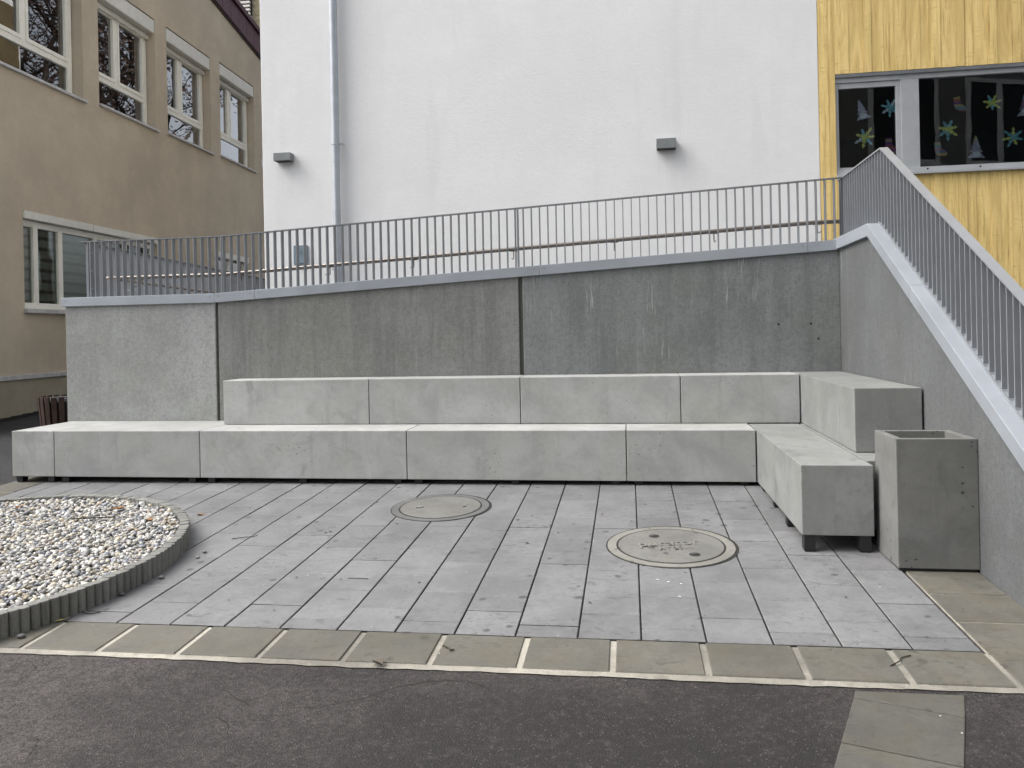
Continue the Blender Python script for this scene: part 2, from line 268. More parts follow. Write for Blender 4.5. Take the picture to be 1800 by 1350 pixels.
# ------------------------------------------------------------------ mesh helpers
class MB:
    def __init__(s): s.v, s.f = [], []
    def poly(s, pts, faces):
        o = len(s.v); s.v += [tuple(p) for p in pts]; s.f += [tuple(i+o for i in f) for f in faces]; return s
    def hexa(s, p):      # 8 points: bottom 4 (ccw from above), top 4
        return s.poly(p, [(3, 2, 1, 0), (4, 5, 6, 7), (0, 1, 5, 4), (1, 2, 6, 5), (2, 3, 7, 6), (3, 0, 4, 7)])
    def box(s, a, b):
        x0, y0, z0 = a; x1, y1, z1 = b
        return s.hexa([(x0, y0, z0), (x1, y0, z0), (x1, y1, z0), (x0, y1, z0), (x0, y0, z1), (x1, y0, z1), (x1, y1, z1), (x0, y1, z1)])
    def prism(s, prof, d):   # closed profile (list of 3-D points) extruded by vector d
        n = len(prof); d = Vector(d); q = [Vector(p) for p in prof]
        return s.poly([*q, *[p+d for p in q]], [tuple(range(n-1, -1, -1)), tuple(range(n, 2*n))] + [(i, (i+1) % n, n+(i+1) % n, n+i) for i in range(n)])
    def tube(s, pts, r, k=10, cap=True):
        pts = [Vector(p) for p in pts]; o = len(s.v); rs = r if isinstance(r, (list, tuple)) else [r]*len(pts)
        up = None
        for i, p in enumerate(pts):
            d = (pts[min(i+1, len(pts)-1)]-pts[max(i-1, 0)]).normalized()
            if up is None: up = d.orthogonal().normalized()
            a = (up - d*up.dot(d)).normalized(); up = a; b = d.cross(a)
            for j in range(k):
                an = 2*math.pi*j/k; s.v.append(tuple(p+(a*math.cos(an)+b*math.sin(an))*rs[i]))
        for i in range(len(pts)-1):
            for j in range(k): s.f.append((o+i*k+j, o+i*k+(j+1) % k, o+(i+1)*k+(j+1) % k, o+(i+1)*k+j))
        if cap: s.f.append(tuple(o+j for j in range(k-1, -1, -1))); s.f.append(tuple(o+(len(pts)-1)*k+j for j in range(k)))
        return s
    def ring(s, c, r0, r1, z0, z1, zf, k=64):   # flat ring (r0=0: disc) laid on the sloping ground zf(x, y)+z
        def pt(r, z, j): a = 2*math.pi*j/k; x, y = c[0]+r*math.cos(a), c[1]+r*math.sin(a); return (x, y, zf(x, y)+z)
        o = len(s.v)
        for j in range(k): s.v += [pt(r1, z0, j), pt(r1, z1, j), pt(r0, z1, j), pt(r0, z0, j)] if r0 else [pt(r1, z0, j), pt(r1, z1, j)]
        w = 4 if r0 else 2
        for j in range(k):
            a, b = o+w*j, o+w*((j+1) % k)
            s.f.append((a, b, b+1, a+1))
            if r0: s.f += [(a+1, b+1, b+2, a+2), (a+2, b+2, b+3, a+3)]
        if not r0: s.f.append(tuple(o+2*j+1 for j in range(k)))
        return s
    def mesh(s, name, mat, org=(0, 0, 0), bevel=0, smooth=False, seg=2):
        me = bpy.data.meshes.new(name); ox, oy, oz = org
        me.from_pydata([(x-ox, y-oy, z-oz) for x, y, z in s.v], [], s.f)
        bm = bmesh.new(); bm.from_mesh(me)
        if bevel:
            bmesh.ops.bevel(bm, geom=[e for e in bm.edges if e.calc_face_angle(0) > .5], offset=bevel, segments=seg, affect='EDGES', profile=.6)
        bmesh.ops.recalc_face_normals(bm, faces=bm.faces)
        if smooth:
            for e in bm.edges:
                if e.calc_face_angle(0) > .7: e.smooth = False
        bm.to_mesh(me); bm.free()
        for m in (mat if isinstance(mat, list) else [mat]): me.materials.append(m)
        if smooth:
            for p in me.polygons: p.use_smooth = True
        return me

def link(name, data, loc=(0, 0, 0), parent=None, rot=None):
    o = bpy.data.objects.new(name, data); COL.objects.link(o); o.location = loc
    if parent: o.parent = parent
    if rot: o.rotation_euler = rot
    return o
def tag(o, label=None, cat=None, group=None, kind=None):
    for k, v in (('label', label), ('category', cat), ('group', group), ('kind', kind)):
        if v: o[k] = v
    return o
def root(name, loc, label=None, cat=None, group=None, kind=None): return tag(link(name, None, loc), label, cat, group, kind)
def wloc(o):
    v = Vector(o.location)
    while o.parent: o = o.parent; v = v + Vector(o.location)
    return v
def part(name, mb, mat, parent, bevel=0, smooth=False, at=None, label=None):
    """world-space mesh builder -> child object, its origin at `at` (world) or at the parent's origin"""
    pw = wloc(parent); a = Vector(at) if at else pw
    o = link(name, mb.mesh(name, mat, a, bevel, smooth), a-pw, parent)
    if label: o['label'] = label
    return o
def solo(name, mb, mat, loc, bevel=0, smooth=False, **k): return tag(link(name, mb.mesh(name, mat, loc, bevel, smooth), loc), **k)

def gz(x, y): return -.035+.0042*x+.043*y                # the courtyard falls gently towards the viewer

# ------------------------------------------------------------------ ground, path, paving
def sheet(x0, x1, y0, y1, dz, nx=1, ny=1):
    mb = MB(); xs = np.linspace(x0, x1, nx+1); ys = np.linspace(y0, y1, ny+1)
    mb.poly([(x, y, gz(x, y)+dz) for y in ys for x in xs], [(j*(nx+1)+i, j*(nx+1)+i+1, (j+1)*(nx+1)+i+1, (j+1)*(nx+1)+i) for j in range(ny) for i in range(nx)]); return mb
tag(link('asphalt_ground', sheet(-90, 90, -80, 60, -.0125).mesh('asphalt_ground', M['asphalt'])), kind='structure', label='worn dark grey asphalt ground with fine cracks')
asph = S.objects['asphalt_ground']
for pts in ([(-2.526, -3.807), (-2.389, -3.804), (-2.224, -3.706), (-2.104, -3.603), (-1.967, -3.535), (-1.815, -3.522), (-1.701, -3.583), (-1.603, -3.68)], [(-2.872, -3.693), (-2.785, -3.754), (-2.697, -3.808)], [(-3.443, -4.113), (-3.394, -4.18), (-3.369, -4.26), (-3.368, -4.314)], [(-4.009, -3.496), (-3.905, -3.576), (-3.882, -3.652), (-3.883, -3.712)], [(-2.791, -3.907), (-2.709, -3.955), (-2.666, -4.042)]):
    P = []
    for (ax, ay), (bx_, by_) in zip(pts, pts[1:]): P += [(ax+(bx_-ax)*k_/5+random.gauss(0, .004), ay+(by_-ay)*k_/5+random.gauss(0, .004)) for k_ in range(5)]
    P.append(pts[-1]); n_ = len(P); mb = MB(); q = []
    for i_, (x_, y_) in enumerate(P):
        w_ = (.0016+.0036*math.sin(math.pi*(i_+.3)/n_))*random.uniform(.5, 1.3); q += [(x_, y_-w_, gz(x_, y_)-.0117), (x_, y_+w_, gz(x_, y_)-.0117)]
    mb.poly(q, [(2*i_, 2*i_+2, 2*i_+3, 2*i_+1) for i_ in range(n_-1)]); part('crack', mb, M['joint'], asph)
tag(link('path', sheet(-11.5, -7.225, -2.6, 19, -.010).mesh('path', M['path'])), kind='structure', label='near black asphalt path beside the beige building')

XE, YF = .505, -3.078
pav = tag(link('pavement', sheet(-6.845, XE, YF, .84, -.014).mesh('pavement', M['joint'])), kind='structure', label='grey paved seating area of long slabs')
CG, RG = (-5.60, -2.46), 1.55
def inside(x, y, r): return math.hypot(x-CG[0], y-CG[1]) < r
tmesh = {}
def tile_obj(name, x0, x1, y0, y1, mat, parent, gap=.008, dz=0, th=.035):
    w, d = round(x1-x0-gap, 4), round(y1-y0-min(gap, .0075), 4); key = (name, w, d)
    if key not in tmesh:
        b = .0035; mb = MB(); P = []
        for z, i in ((-th, 0), (-b, 0), (0, b)):
            for sx, sy in ((-1, -1), (1, -1), (1, 1), (-1, 1)):
                x, y = sx*(w/2-i), sy*(d/2-i); P.append((x, y, z+.0042*x+.043*y))
        F = [(8, 9, 10, 11)]
        for r_ in (0, 4): F += [(r_+i, r_+(i+1) % 4, r_+4+(i+1) % 4, r_+4+i) for i in range(4)]
        mb.poly(P, F); me = mb.mesh(name, [mat, M['joint' if name == 'paving_tile' else 'mortar']]); tmesh[key] = me
        for i in range(1, 5): me.polygons[i].material_index = 1
    x, y = (x0+x1)/2, (y0+y1)/2
    return link(name, tmesh[key], (x, y, gz(x, y)+dz+random.uniform(-.0012, .0012)), parent, (random.uniform(-.003, .003), random.uniform(-.003, .003), 0))
xs = [-6.845] + [-.105+.311*i for i in range(-21, 2)] + [XE]
for i in range(len(xs)-1):
    k = round((xs[i]+.105)/.311) if i else -22
    js = [-2.942, -2.533, -2.028, -1.52, -1.008, -.50, .007, .45] if k % 2 else [-2.786, -2.28, -1.774, -1.265, -.757, -.25, .257, .45]
    js = [YF]+[j+random.uniform(-.004, .004) for j in js]
    for a, b in zip(js, js[1:]):
        if all(inside(x, y, 1.47) for x in (xs[i], xs[i+1]) for y in (a, b)): continue
        tile_obj('paving_tile', xs[i], xs[i+1], a, b, M['tile'], pav)

bor = tag(link('stone_border', bpy.data.meshes.new('stone_border')), kind='structure', label='pale sandstone border with light mortar joints round the paving')
mb = MB(); n = 170; fx = np.linspace(-7.6, 4.0, n)       # mortar bed with a ragged front edge
fy = [-3.446+.004*math.sin(x*3.1)+random.uniform(-.005, .005) for x in fx]
mb.poly([(x, y, gz(x, y)-.0075) for x, y in zip(fx, fy)] + [(x, YF-.008, gz(x, YF)-.0075) for x in fx], [(i, i+1, n+i+1, n+i) for i in range(n-1)])
mb.poly([(x, y, gz(x, y)-.0075) for x, y in ((XE+.012, YF-.008), (.96, YF-.008), (.96, -.9), (XE+.012, -.9))], [(0, 1, 2, 3)])
mb.poly([(x, y, gz(x, y)-.0075) for x, y in ((-7.225, YF-.008), (-6.855, YF-.008), (-6.855, .5), (-7.225, .5))], [(0, 1, 2, 3)])
part('mortar_bed', mb, M['mortar'], bor)
bj = [.517-.4225*i for i in range(19)]
for a, b in zip(bj[1:], bj): 
    if not inside((a+b)/2, -3.24, 1.1): tile_obj('border_stone', a, b, -3.402, YF-.004, M['border'], bor, .030)
for a, b in ((.517, .94), (.94, 1.36), (1.36, 1.78), (1.78, 2.2)): tile_obj('border_stone', a, b, -3.402, YF-.004, M['border'], bor, .022)
rj = [YF-.03]+[-2.749+.365*i for i in range(0, 5)]
for a, b in zip(rj, rj[1:]): tile_obj('border_stone', XE+.012, .93, a+.006, b-.006, M['border'], bor, .012)
for a, b in zip(np.arange(-3.07, .4, .385), np.arange(-2.685, .79, .385)):
    if not inside(-7.03, (a+b)/2, 1.35): tile_obj('border_stone', -7.222, -6.85, a, b, M['border'], bor, .012)
strip = tag(link('footpath', bpy.data.meshes.new('footpath')), kind='structure', label='strip of worn sandstone slabs crossing the asphalt')
d1 = Vector((-.380, -.925, 0)); d2 = Vector((.955, -.297, 0))
for i in range(9):
    A = Vector((-.158, -3.478, 0))+d1*(.36*i-.30) ; q = [A+d1*.003, A+d2*.398+d1*.003, A+d2*.398+d1*.357, A+d1*.357]
    if i == 0: q[0] = Vector((-.160, -3.474, 0)); q[1] = Vector((.268, -3.474, 0)); 
    c = sum(q, Vector())/4
    mb = MB(); mb.hexa([(p.x, p.y, gz(p.x, p.y)-.05) for p in q[::-1]] + [(p.x, p.y, gz(p.x, p.y)-.008+.001*(i % 2)) for p in q[::-1]])
    part('path_slab', mb, M['strip'], strip, .004, at=(c.x, c.y, gz(c.x, c.y)))

# ------------------------------------------------------------------ manholes
def manhole(c, r, rl, ring_m, lid_m, label):
    z = gz(*c); m = root('manhole_cover', (c[0], c[1], z), label, 'manhole cover', 'manhole covers in the paving')
    part('edge_gap', MB().ring((c[0]+.006, c[1]+.006), r-.02, r+.016, -.02, .0022, gz), M['joint'], m)
    part('ring', MB().ring(c, rl, r, -.02, .0055, gz), ring_m, m, smooth=False)
    part('lid_gap', MB().ring(c, rl-.012, rl+.004, -.02, .0062, gz), M['joint'], m)
    lid = part('lid', MB().ring(c, 0, rl-.010, -.02, .0078, gz), lid_m, m); return m, lid
A, lidA = manhole((-2.615, -.757), .395, .335, M['ringA'], M['lidA'], 'plain round concrete manhole cover with two lifting slots near the long bench')
B, lidB = manhole((-.823, -1.645), .418, .355, M['ringB'], M['lidA'], 'round concrete manhole cover with raised lettering and two lifting holes')
def onlid(name, mb, mat, lid): return part(name, mb, mat, lid)
for cx, cy, ang in ((-2.78, -.79, .5), (-2.415, -.735, 1.3)):
    mb = MB(); u = Vector((math.cos(ang), math.sin(ang), 0))*.030; v = Vector((-math.sin(ang), math.cos(ang), 0))*.012
    q = [Vector((cx, cy, 0))+a*u+b*v for a, b in ((-1, -1), (1, -1), (1, 1), (-1, 1))]
    mb.hexa([(p.x, p.y, gz(p.x, p.y)) for p in q]+[(p.x, p.y, gz(p.x, p.y)+.0088) for p in q]); onlid('lifting_slot', mb, M['joint'], lidA)
    mb = MB(); mb.tube([(cx-.018, cy, gz(cx, cy)+.010), (cx+.016, cy+.012, gz(cx, cy)+.010)], .0035, 6); onlid('lifting_bar', mb, M['galv'], lidA)
for cx, cy in ((-.925, -1.46), (-.68, -1.83)):
    onlid('lifting_hole', MB().ring((cx, cy), 0, .036, 0, .0090, gz, 20), M['joint'], lidB)
    mb = MB(); mb.tube([(cx-.025, cy-.012, gz(cx, cy)+.0105), (cx+.02, cy+.016, gz(cx, cy)+.0105)], .006, 6); onlid('lifting_bar', mb, M['ringA'], lidB)
def lettering(txt, size, loc, rot, lid, mat):
    cu = bpy.data.curves.new('lettering', 'FONT'); cu.body = txt; cu.size = size; cu.extrude = .006; cu.align_x = 'CENTER'; cu.align_y = 'CENTER'; cu.offset = -.001
    tmp = bpy.data.objects.new('tmp', cu); COL.objects.link(tmp); bpy.context.view_layer.update()
    me = bpy.data.meshes.new_from_object(tmp.evaluated_get(bpy.context.evaluated_depsgraph_get())); bpy.data.objects.remove(tmp)
    me.name = 'lettering'; me.materials.clear(); me.materials.append(mat)
    o = link('lettering', me, Vector((loc[0], loc[1], gz(*loc)+.0085))-wloc(lid), lid, (math.atan(.043), -.0042, rot)); return o
lettering('purator', .135, (-.835, -1.625), .20, lidB, M['ringB']); lettering('AT', .062, (-.86, -1.735), .20, lidB, M['ringB']); lettering('2014', .062, (-.745, -1.712), .20, lidB, M['ringB'])

# ------------------------------------------------------------------ gravel bed
edg = root('gravel_edging', (CG[0], CG[1], gz(*CG)), 'ring of small half round concrete palisades holding the pebble bed', 'edging')
prof = [(.0242, -.045), (.0242, .006), (.019, .016), (.010, .0215), (0, .023), (-.010, .0215), (-.019, .016), (-.0242, .006), (-.0242, -.045)]
pm = MB(); pm.prism([(x, y, 0) for x, y in prof], (0, 0, .16)); pmesh = pm.mesh('edging_stone', M['edging'], bevel=.003, seg=1)
NP = 194
for i in range(NP):
    a = 2*math.pi*(i+.5*(i % 2)*.04)/NP; rr_ = RG-.020+(.003 if i % 4 else 0); x, y = CG[0]+rr_*math.cos(a), CG[1]+rr_*math.sin(a)
    link('edging_stone', pmesh, (x-CG[0], y-CG[1], gz(x, y)-gz(*CG)-.030+random.uniform(-.003, .003)), edg, (0, 0, a-math.pi/2+random.uniform(-.03, .03)))
gb = MB(); gb.ring(CG, 0, RG-.06, -.0, .085, gz, 72)
part('backfill', gb, M['joint'], edg)
bm = bmesh.new(); bmesh.ops.create_icosphere(bm, subdivisions=2, radius=1); iv = np.array([v.co[:] for v in bm.verts]); itri = np.array([[v.index for v in f.verts] for f in bm.faces]); bm.free()
bm = bmesh.new(); bmesh.ops.create_icosphere(bm, subdivisions=1, radius=1); iv1 = np.array([v.co[:] for v in bm.verts]); it1 = np.array([[v.index for v in f.verts] for f in bm.faces]); bm.free()
def pebbles():
    st = .0225; gxx, gyy = np.meshgrid(np.arange(-RG, RG, st), np.arange(-RG, RG, st)); P = np.c_[gxx.ravel(), gyy.ravel()]+rng.uniform(-.011, .011, (gxx.size, 2))
    P = P[np.hypot(P[:, 0], P[:, 1]) < RG-.072]; n = len(P)
    pal = np.array([(.60, .59, .55), (.50, .48, .43), (.42, .42, .41), (.30, .30, .30), (.70, .69, .66), (.56, .50, .38), (.20, .22, .26), (.28, .30, .36), (.46, .38, .30), (.13, .13, .14)])
    ci = rng.choice(len(pal), n, p=[.20, .17, .15, .09, .11, .10, .06, .05, .05, .02]); C = np.minimum(pal[ci]*rng.uniform(.55, 1.15, (n, 1)), .62)
    V = [];F = [];Cc = []; nv = len(iv1)
    a = rng.uniform(.012, .0235, n)*np.where(rng.random(n) < .08, 1.4, 1); b = a*rng.uniform(.62, .9, n); c = a*rng.uniform(.42, .65, n); th = rng.uniform(0, 6.283, n)
    tx, ty = rng.normal(0, .28, n), rng.normal(0, .28, n)
    w = iv1[None]*np.stack([a, b, c], 1)[:, None, :]
    w = w*(1+rng.uniform(-.12, .12, (n, nv, 1)))
    x = w[..., 0]*np.cos(th)[:, None]-w[..., 1]*np.sin(th)[:, None]; y = w[..., 0]*np.sin(th)[:, None]+w[..., 1]*np.cos(th)[:, None]; z = w[..., 2]+x*tx[:, None]+y*ty[:, None]
    hz = .086+rng.uniform(0, .028, n)+.012*np.sin(P[:, 0]*4.1)*np.cos(P[:, 1]*3.3)
    x += P[:, :1]; y += P[:, 1:]; z = z+(hz+.0042*P[:, 0]+.043*P[:, 1])[:, None]
    V = np.stack([x, y, z], -1).reshape(-1, 3); F = (it1[None]+(np.arange(n)*nv)[:, None, None]).reshape(-1, 3); Cc = np.repeat(C, nv, 0)
    me = bpy.data.meshes.new('pebbles'); me.vertices.add(len(V)); me.vertices.foreach_set('co', V.ravel()); me.loops.add(F.size); me.loops.foreach_set('vertex_index', F.ravel().astype(np.int32))
    me.polygons.add(len(F)); me.polygons.foreach_set('loop_start', np.arange(0, F.size, 3, dtype=np.int32)); me.polygons.foreach_set('loop_total', np.full(len(F), 3, dtype=np.int32)); me.polygons.foreach_set('use_smooth', np.ones(len(F), dtype=bool))
    at = me.color_attributes.new('tint', 'FLOAT_COLOR', 'POINT'); at.data.foreach_set('color', np.c_[Cc, np.ones(len(Cc))].astype(np.float32).ravel()); me.update(calc_edges=True); me.materials.append(M['pebble']); return me
tag(link('pebbles', pebbles(), (CG[0], CG[1], gz(*CG))), 'pale rounded river pebbles filling the round bed', 'gravel', kind='stuff')

# ------------------------------------------------------------------ concrete seating blocks
def block(x0, x1, y0, y1, z0, z1, label, group, feet=(), mat='cast'):
    c = ((x0+x1)/2, (y0+y1)/2, z0); o = root('concrete_bench', c, label, 'bench', group)
    gp = .0035; part('slab', MB().box((x0+gp, y0, z0), (x1-gp, y1, z1)), M[mat], o, .006)
    for fx_, fy_ in feet:
        zz = gz(fx_, fy_); mb = MB().box((fx_-.035, fy_-.035, zz+.012), (fx_+.035, fy_+.035, z0-.001)); f = part('foot', mb, M['black'], o, at=(fx_, fy_, zz))
        part('foot_pad', MB().box((fx_-.031, fy_-.031, zz+.0005), (fx_+.031, fy_+.031, zz+.012)), M['black'], f)
    return o
H = .45; HU0, HU1 = .4535, .90
g1, g2 = 'concrete blocks of the lower bench row', 'concrete blocks of the upper bench row'
low = [(-7.185, -6.715, 'short end block of the lower bench at the left, over the sandstone border'), (-6.715, -5.166, 'lower bench block right behind the pebble bed, next to the short end block'),
       (-5.166, -3.116, 'long lower bench block in the middle left with a bluish grey front full of pores'), (-3.116, -1.112, 'long lower bench block with cloudy dark water marks above the plain manhole cover'),
       (-1.112, -.004, 'plain lower bench block running into the inner corner of the seating')]
for x0, x1, lb in low:
    nf = max(2, int(round((x1-x0)/.62))); ff = [(x0+.10+(x1-x0-.2)*i/(nf-1) if x1-x0 > .6 else x0+(.06 if i == 0 else x1-x0-.06), yy) for i in range(nf) for yy in (.06, .38)]
    block(x0, x1, 0, .452, 0, H, lb, g1, ff)
block(0, .447, -1.727, .45, 0, H, 'lower bench block pointing at the viewer with its dark end face by the planter', g1, [(x_, y_) for x_ in (.052, .39) for y_ in (-1.685, -1.15, -.65, -.15, .3)], 'cast_shaded')
for x0, x1, lb in ((-7.185, -6.45, 'flat rear block at the left end of the lower bench tier against the wall'), (-6.45, -5.20, 'flat rear block beside the first upper bench block'), (-5.20, -2.7, 'rear support block beneath the left upper bench blocks'), (-2.7, .0, 'rear support block beneath the right upper bench blocks')):
    block(x0, x1, .456, .843, 0, H, lb, g1, [(x0+.15, .55), (x1-.15, .55)])
block(.452, .915, -1.55, .45, 0, H, 'support block under the upper bench on the right, just visible behind the planter', g1, [(.5, -1.4), (.86, -1.4)], 'cast_shaded')
up = [(-5.178, -3.631, 'upper bench block at the left end of the upper row, pale with few pores'), (-3.631, -2.116, 'second upper bench block from the left, pale and smooth'), (-2.116, -.603, 'third upper bench block with brown pitted lower half'), (-.603, .466, 'upper bench block with a pale smear next to the inner corner')]
for x0, x1, lb in up: block(x0, x1, .470, .842, HU0, HU1, lb, g2)
block(.4703, .920, -.826, .842, HU0, HU1, 'upper bench block along the stair wall behind the end block', g2, (), 'cast_shaded')
o = block(.4703, .920, -1.2262, -.8295, HU0, HU1, 'short dark faced end block of the upper bench above the planter', g2, (), 'cast_shaded')

# ------------------------------------------------------------------ planter
s_ = .911; px0, px1, py0, py1 = .4785, .9285, -2.047, -1.643; pz = gz(.7, -1.85)
pl = root('planter', (.70, -1.845, pz), 'tall square concrete planter box, empty, standing against the stair wall', 'planter')
zt = pz+.775; zb = pz+.010; w = .042; k = .0
mb = MB()
o4 = lambda a, z: [(px0+a, py0+a, z), (px1-a, py0+a, z), (px1-a, py1-a, z), (px0+a, py1-a, z)]
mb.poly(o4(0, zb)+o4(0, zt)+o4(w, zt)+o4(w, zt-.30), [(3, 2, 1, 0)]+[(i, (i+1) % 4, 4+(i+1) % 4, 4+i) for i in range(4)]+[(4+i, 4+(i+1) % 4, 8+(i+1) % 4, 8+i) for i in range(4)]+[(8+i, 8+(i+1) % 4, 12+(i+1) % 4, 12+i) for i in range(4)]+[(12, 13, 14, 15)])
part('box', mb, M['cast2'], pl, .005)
part('base', MB().box((px0+.012, py0+.012, pz-.03), (px1-.012, py1-.012, zb)), M['black'], pl)

# ------------------------------------------------------------------ retaining wall, ramp, stair wall
def cz(x): return 1.815 if x < -5.455 else 1.815+.0535*(x+5.455)
rw = root('retaining_wall', (-3.1, .96, -.1), 'long grey concrete retaining wall of three streaked panels behind the benches', 'wall')
for x0, x1, m, lb in ((-7.24, -5.462, 'wall_smooth', 'pale smooth panel'), (-5.428, -2.166, 'wall_dark', 'panel with dark vertical water streaks'), (-2.126, .931, 'wall_dark2', 'dark panel with white lime runs and tie holes')):
    mb = MB(); mb.hexa([(x0, .85, -.3), (x1, .85, -.3), (x1, 1.10, -.3), (x0, 1.10, -.3), (x0, .85, cz(x0)-.03), (x1, .85, cz(x1)-.03), (x1, 1.10, cz(x1)-.03), (x0, 1.10, cz(x0)-.03)])
    p_ = part('wall_panel', mb, M[m], rw, .008, at=((x0+x1)/2, .96, 0), label=lb)
    if x1 > 0:
        for hx, hz in ((.36, 1.36), (.66, 1.36), (.725, 1.215)):
            mb = MB(); mb.tube([(hx, .8495, hz), (hx, .856, hz)], .011, 10); part('tie_hole', mb, M['joint'], p_)
for x in (-5.445, -2.146):
    part('joint_seal', MB().box((x-.019, .872, -.2), (x+.022, 1.08, cz(x)-.05)), m_plain('joint_seal', (.085, .086, .072), .8) if 'seal' not in M else M['seal'], rw)
cs = [-7.27, -5.455, -4.997, -1.948, .64, .905]
for a, b in zip(cs, cs[1:]):
    mb = MB(); a1, b1 = a+.0015, b-.0015
    mb.hexa([(a1, .825, cz(a1+1e-4)-.098), (b1, .825, cz(b1)-.098), (b1, 1.13, cz(b1)-.098), (a1, 1.13, cz(a1+1e-4)-.098), (a1, .825, cz(a1+1e-4)), (b1, .825, cz(b1)), (b1, 1.13, cz(b1)+.0), (a1, 1.13, cz(a1+1e-4)+.0)])
    cp = part('coping', mb, M['coping'], rw, .003, at=((a+b)/2, .97, cz(a)))
    for sx in (a+.05, b-.05):
        if b-a > .4:
            mb = MB(); mb.tube([(sx, .8255, cz(sx)-.035), (sx, .8225, cz(sx)-.035)], .006, 8); part('screw', mb, M['steel'], cp)

rp = tag(link('ramp', None, (-3.1, 1.8, 0)), kind='structure'); rp['label'] = 'sloping ramp floor behind the retaining wall'
mb = MB(); xr = [-7.2, -5.455, .93]
for a, b in zip(xr, xr[1:]): mb.hexa([(a, 1.10, -.4), (b, 1.10, -.4), (b, 2.70, -.4), (a, 2.70, -.4), (a, 1.10, cz(a)-.56), (b, 1.10, cz(b)-.56), (b, 2.70, cz(b)-.56), (a, 2.70, cz(a)-.56)])
part('ramp_slab', mb, M['wing'], rp)
mb = MB(); mb.hexa([(-7.0, 2.70, -.4), (-5.8, 2.70, -.4), (-5.8, 12, -.4), (-7.0, 12, -.4), (-7.0, 2.70, 1.255), (-5.8, 2.70, 1.255), (-5.8, 12, .97), (-7.0, 12, .97)]); part('walkway_slab', mb, M['wing'], rp)
lw = root('parapet_wall', (-7.12, 5, 0), 'low side parapet of the ramp running back along the walkway', 'wall')
zl = lambda y: 1.815-.031*(y-.85)
mb = MB(); mb.hexa([(-7.24, 1.105, -.3), (-7.0, 1.105, -.3), (-7.0, 12, -.3), (-7.24, 12, -.3), (-7.24, 1.105, zl(1.1)-.03), (-7.0, 1.105, zl(1.1)-.03), (-7.0, 12, zl(12)-.03), (-7.24, 12, zl(12)-.03)]); part('wall_body', mb, M['wall_smooth'], lw)
mb = MB(); mb.hexa([(-7.27, 1.132, zl(1.13)-.1), (-6.97, 1.132, zl(1.13)-.1), (-6.97, 12, zl(12)-.1), (-7.27, 12, zl(12)-.1), (-7.27, 1.132, zl(1.13)), (-6.97, 1.132, zl(1.13)), (-6.97, 12, zl(12)), (-7.27, 12, zl(12))]); part('coping', mb, M['coping'], lw)

YA, SL = -.125, .594                                     # where the stair coping starts to fall, and its slope
def wz(y): return 2.178 if y > YA else 2.178+SL*(y-YA)
sw = root('stair_wall', (1.04, -1, 0), 'grey concrete stair wall with sloping grey metal coping at the right', 'wall')
ye = -3.15
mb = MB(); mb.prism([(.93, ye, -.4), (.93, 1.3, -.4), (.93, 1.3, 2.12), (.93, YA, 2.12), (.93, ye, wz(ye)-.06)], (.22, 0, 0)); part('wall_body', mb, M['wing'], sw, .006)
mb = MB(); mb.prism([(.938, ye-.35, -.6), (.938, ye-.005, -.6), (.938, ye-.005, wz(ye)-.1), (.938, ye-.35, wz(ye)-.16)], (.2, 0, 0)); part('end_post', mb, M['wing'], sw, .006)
def cop(y0, y1):
    mb = MB(); mb.poly([(x, y, wz(y)+dz) for y in (y0, y1) for x, dz in ((.898, -.105), (1.185, -.105), (1.185, 0), (.898, 0))], [(0, 1, 2, 3), (7, 6, 5, 4), (0, 4, 5, 1), (1, 5, 6, 2), (2, 6, 7, 3), (3, 7, 4, 0)])
    return part('coping', mb, M['coping'], sw, .003, at=(1.04, (y0+y1)/2, wz((y0+y1)/2)))
mb = MB(); mb.poly([(x, y, z) for y, z in ((1.3, 2.165), (YA, 2.178), (-1.072, wz(-1.072))) for x, z in ((.898, z-.105), (1.185, z-.105), (1.185, z), (.898, z))], [(0, 1, 2, 3)]+[(4*s+i, 4*s+4+i, 4*s+4+(i+1) % 4, 4*s+(i+1) % 4) for s in (0, 1) for i in range(4)]+[(11, 10, 9, 8)])
part('coping', mb, M['coping'], sw, .003, at=(1.04, -.2, 2.1)); cop(-1.076, ye-.02)
st = root('staircase', (2.9, -1.5, -.2), 'outdoor concrete staircase rising behind the stair wall', 'stairs')
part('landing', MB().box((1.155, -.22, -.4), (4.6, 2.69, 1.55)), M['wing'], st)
NS = 11; hgt = 1.55-gz(2.5, -3.4)
for i in range(1, NS):
    part('step', MB().box((1.155, -.22-.29*i, -.5), (4.6, -.22-.29*(i-1)-.002, 1.55-hgt*i/NS)), M['wing'], st)

# ------------------------------------------------------------------ railings
bar_m = MB().box((-.0045, -.03, 0), (.0045, .03, 1)).mesh('baluster', M['rail']); barx_m = MB().box((-.03, -.004, 0), (.03, .004, 1)).mesh('baluster', M['rail'])
def rz(x): return 2.446 if x < -5.455 else 2.446+.0503*(x+5.455)
rr1 = root('railing', (-3.1, .97, 1.9), 'long grey metal railing of flat bars on top of the retaining wall', 'railing')
def rail_bar(parent, pts, half, th, axis, name='top_rail', mat='rail'):
    mb = MB(); P = []
    for p in pts:
        for a, z in ((-half, -th), (half, -th), (half, 0), (-half, 0)):
            P.append((p[0], p[1]+a, p[2]+z) if axis == 'y' else (p[0]+a, p[1], p[2]+z))
    n = len(pts); mb.poly(P, [(0, 1, 2, 3), tuple(4*(n-1)+i for i in (3, 2, 1, 0))]+[(4*s+i, 4*s+4+i, 4*s+4+(i+1) % 4, 4*s+(i+1) % 4) for s in range(n-1) for i in range(4)])
    return part(name, mb, M[mat], parent, at=pts[len(pts)//2])
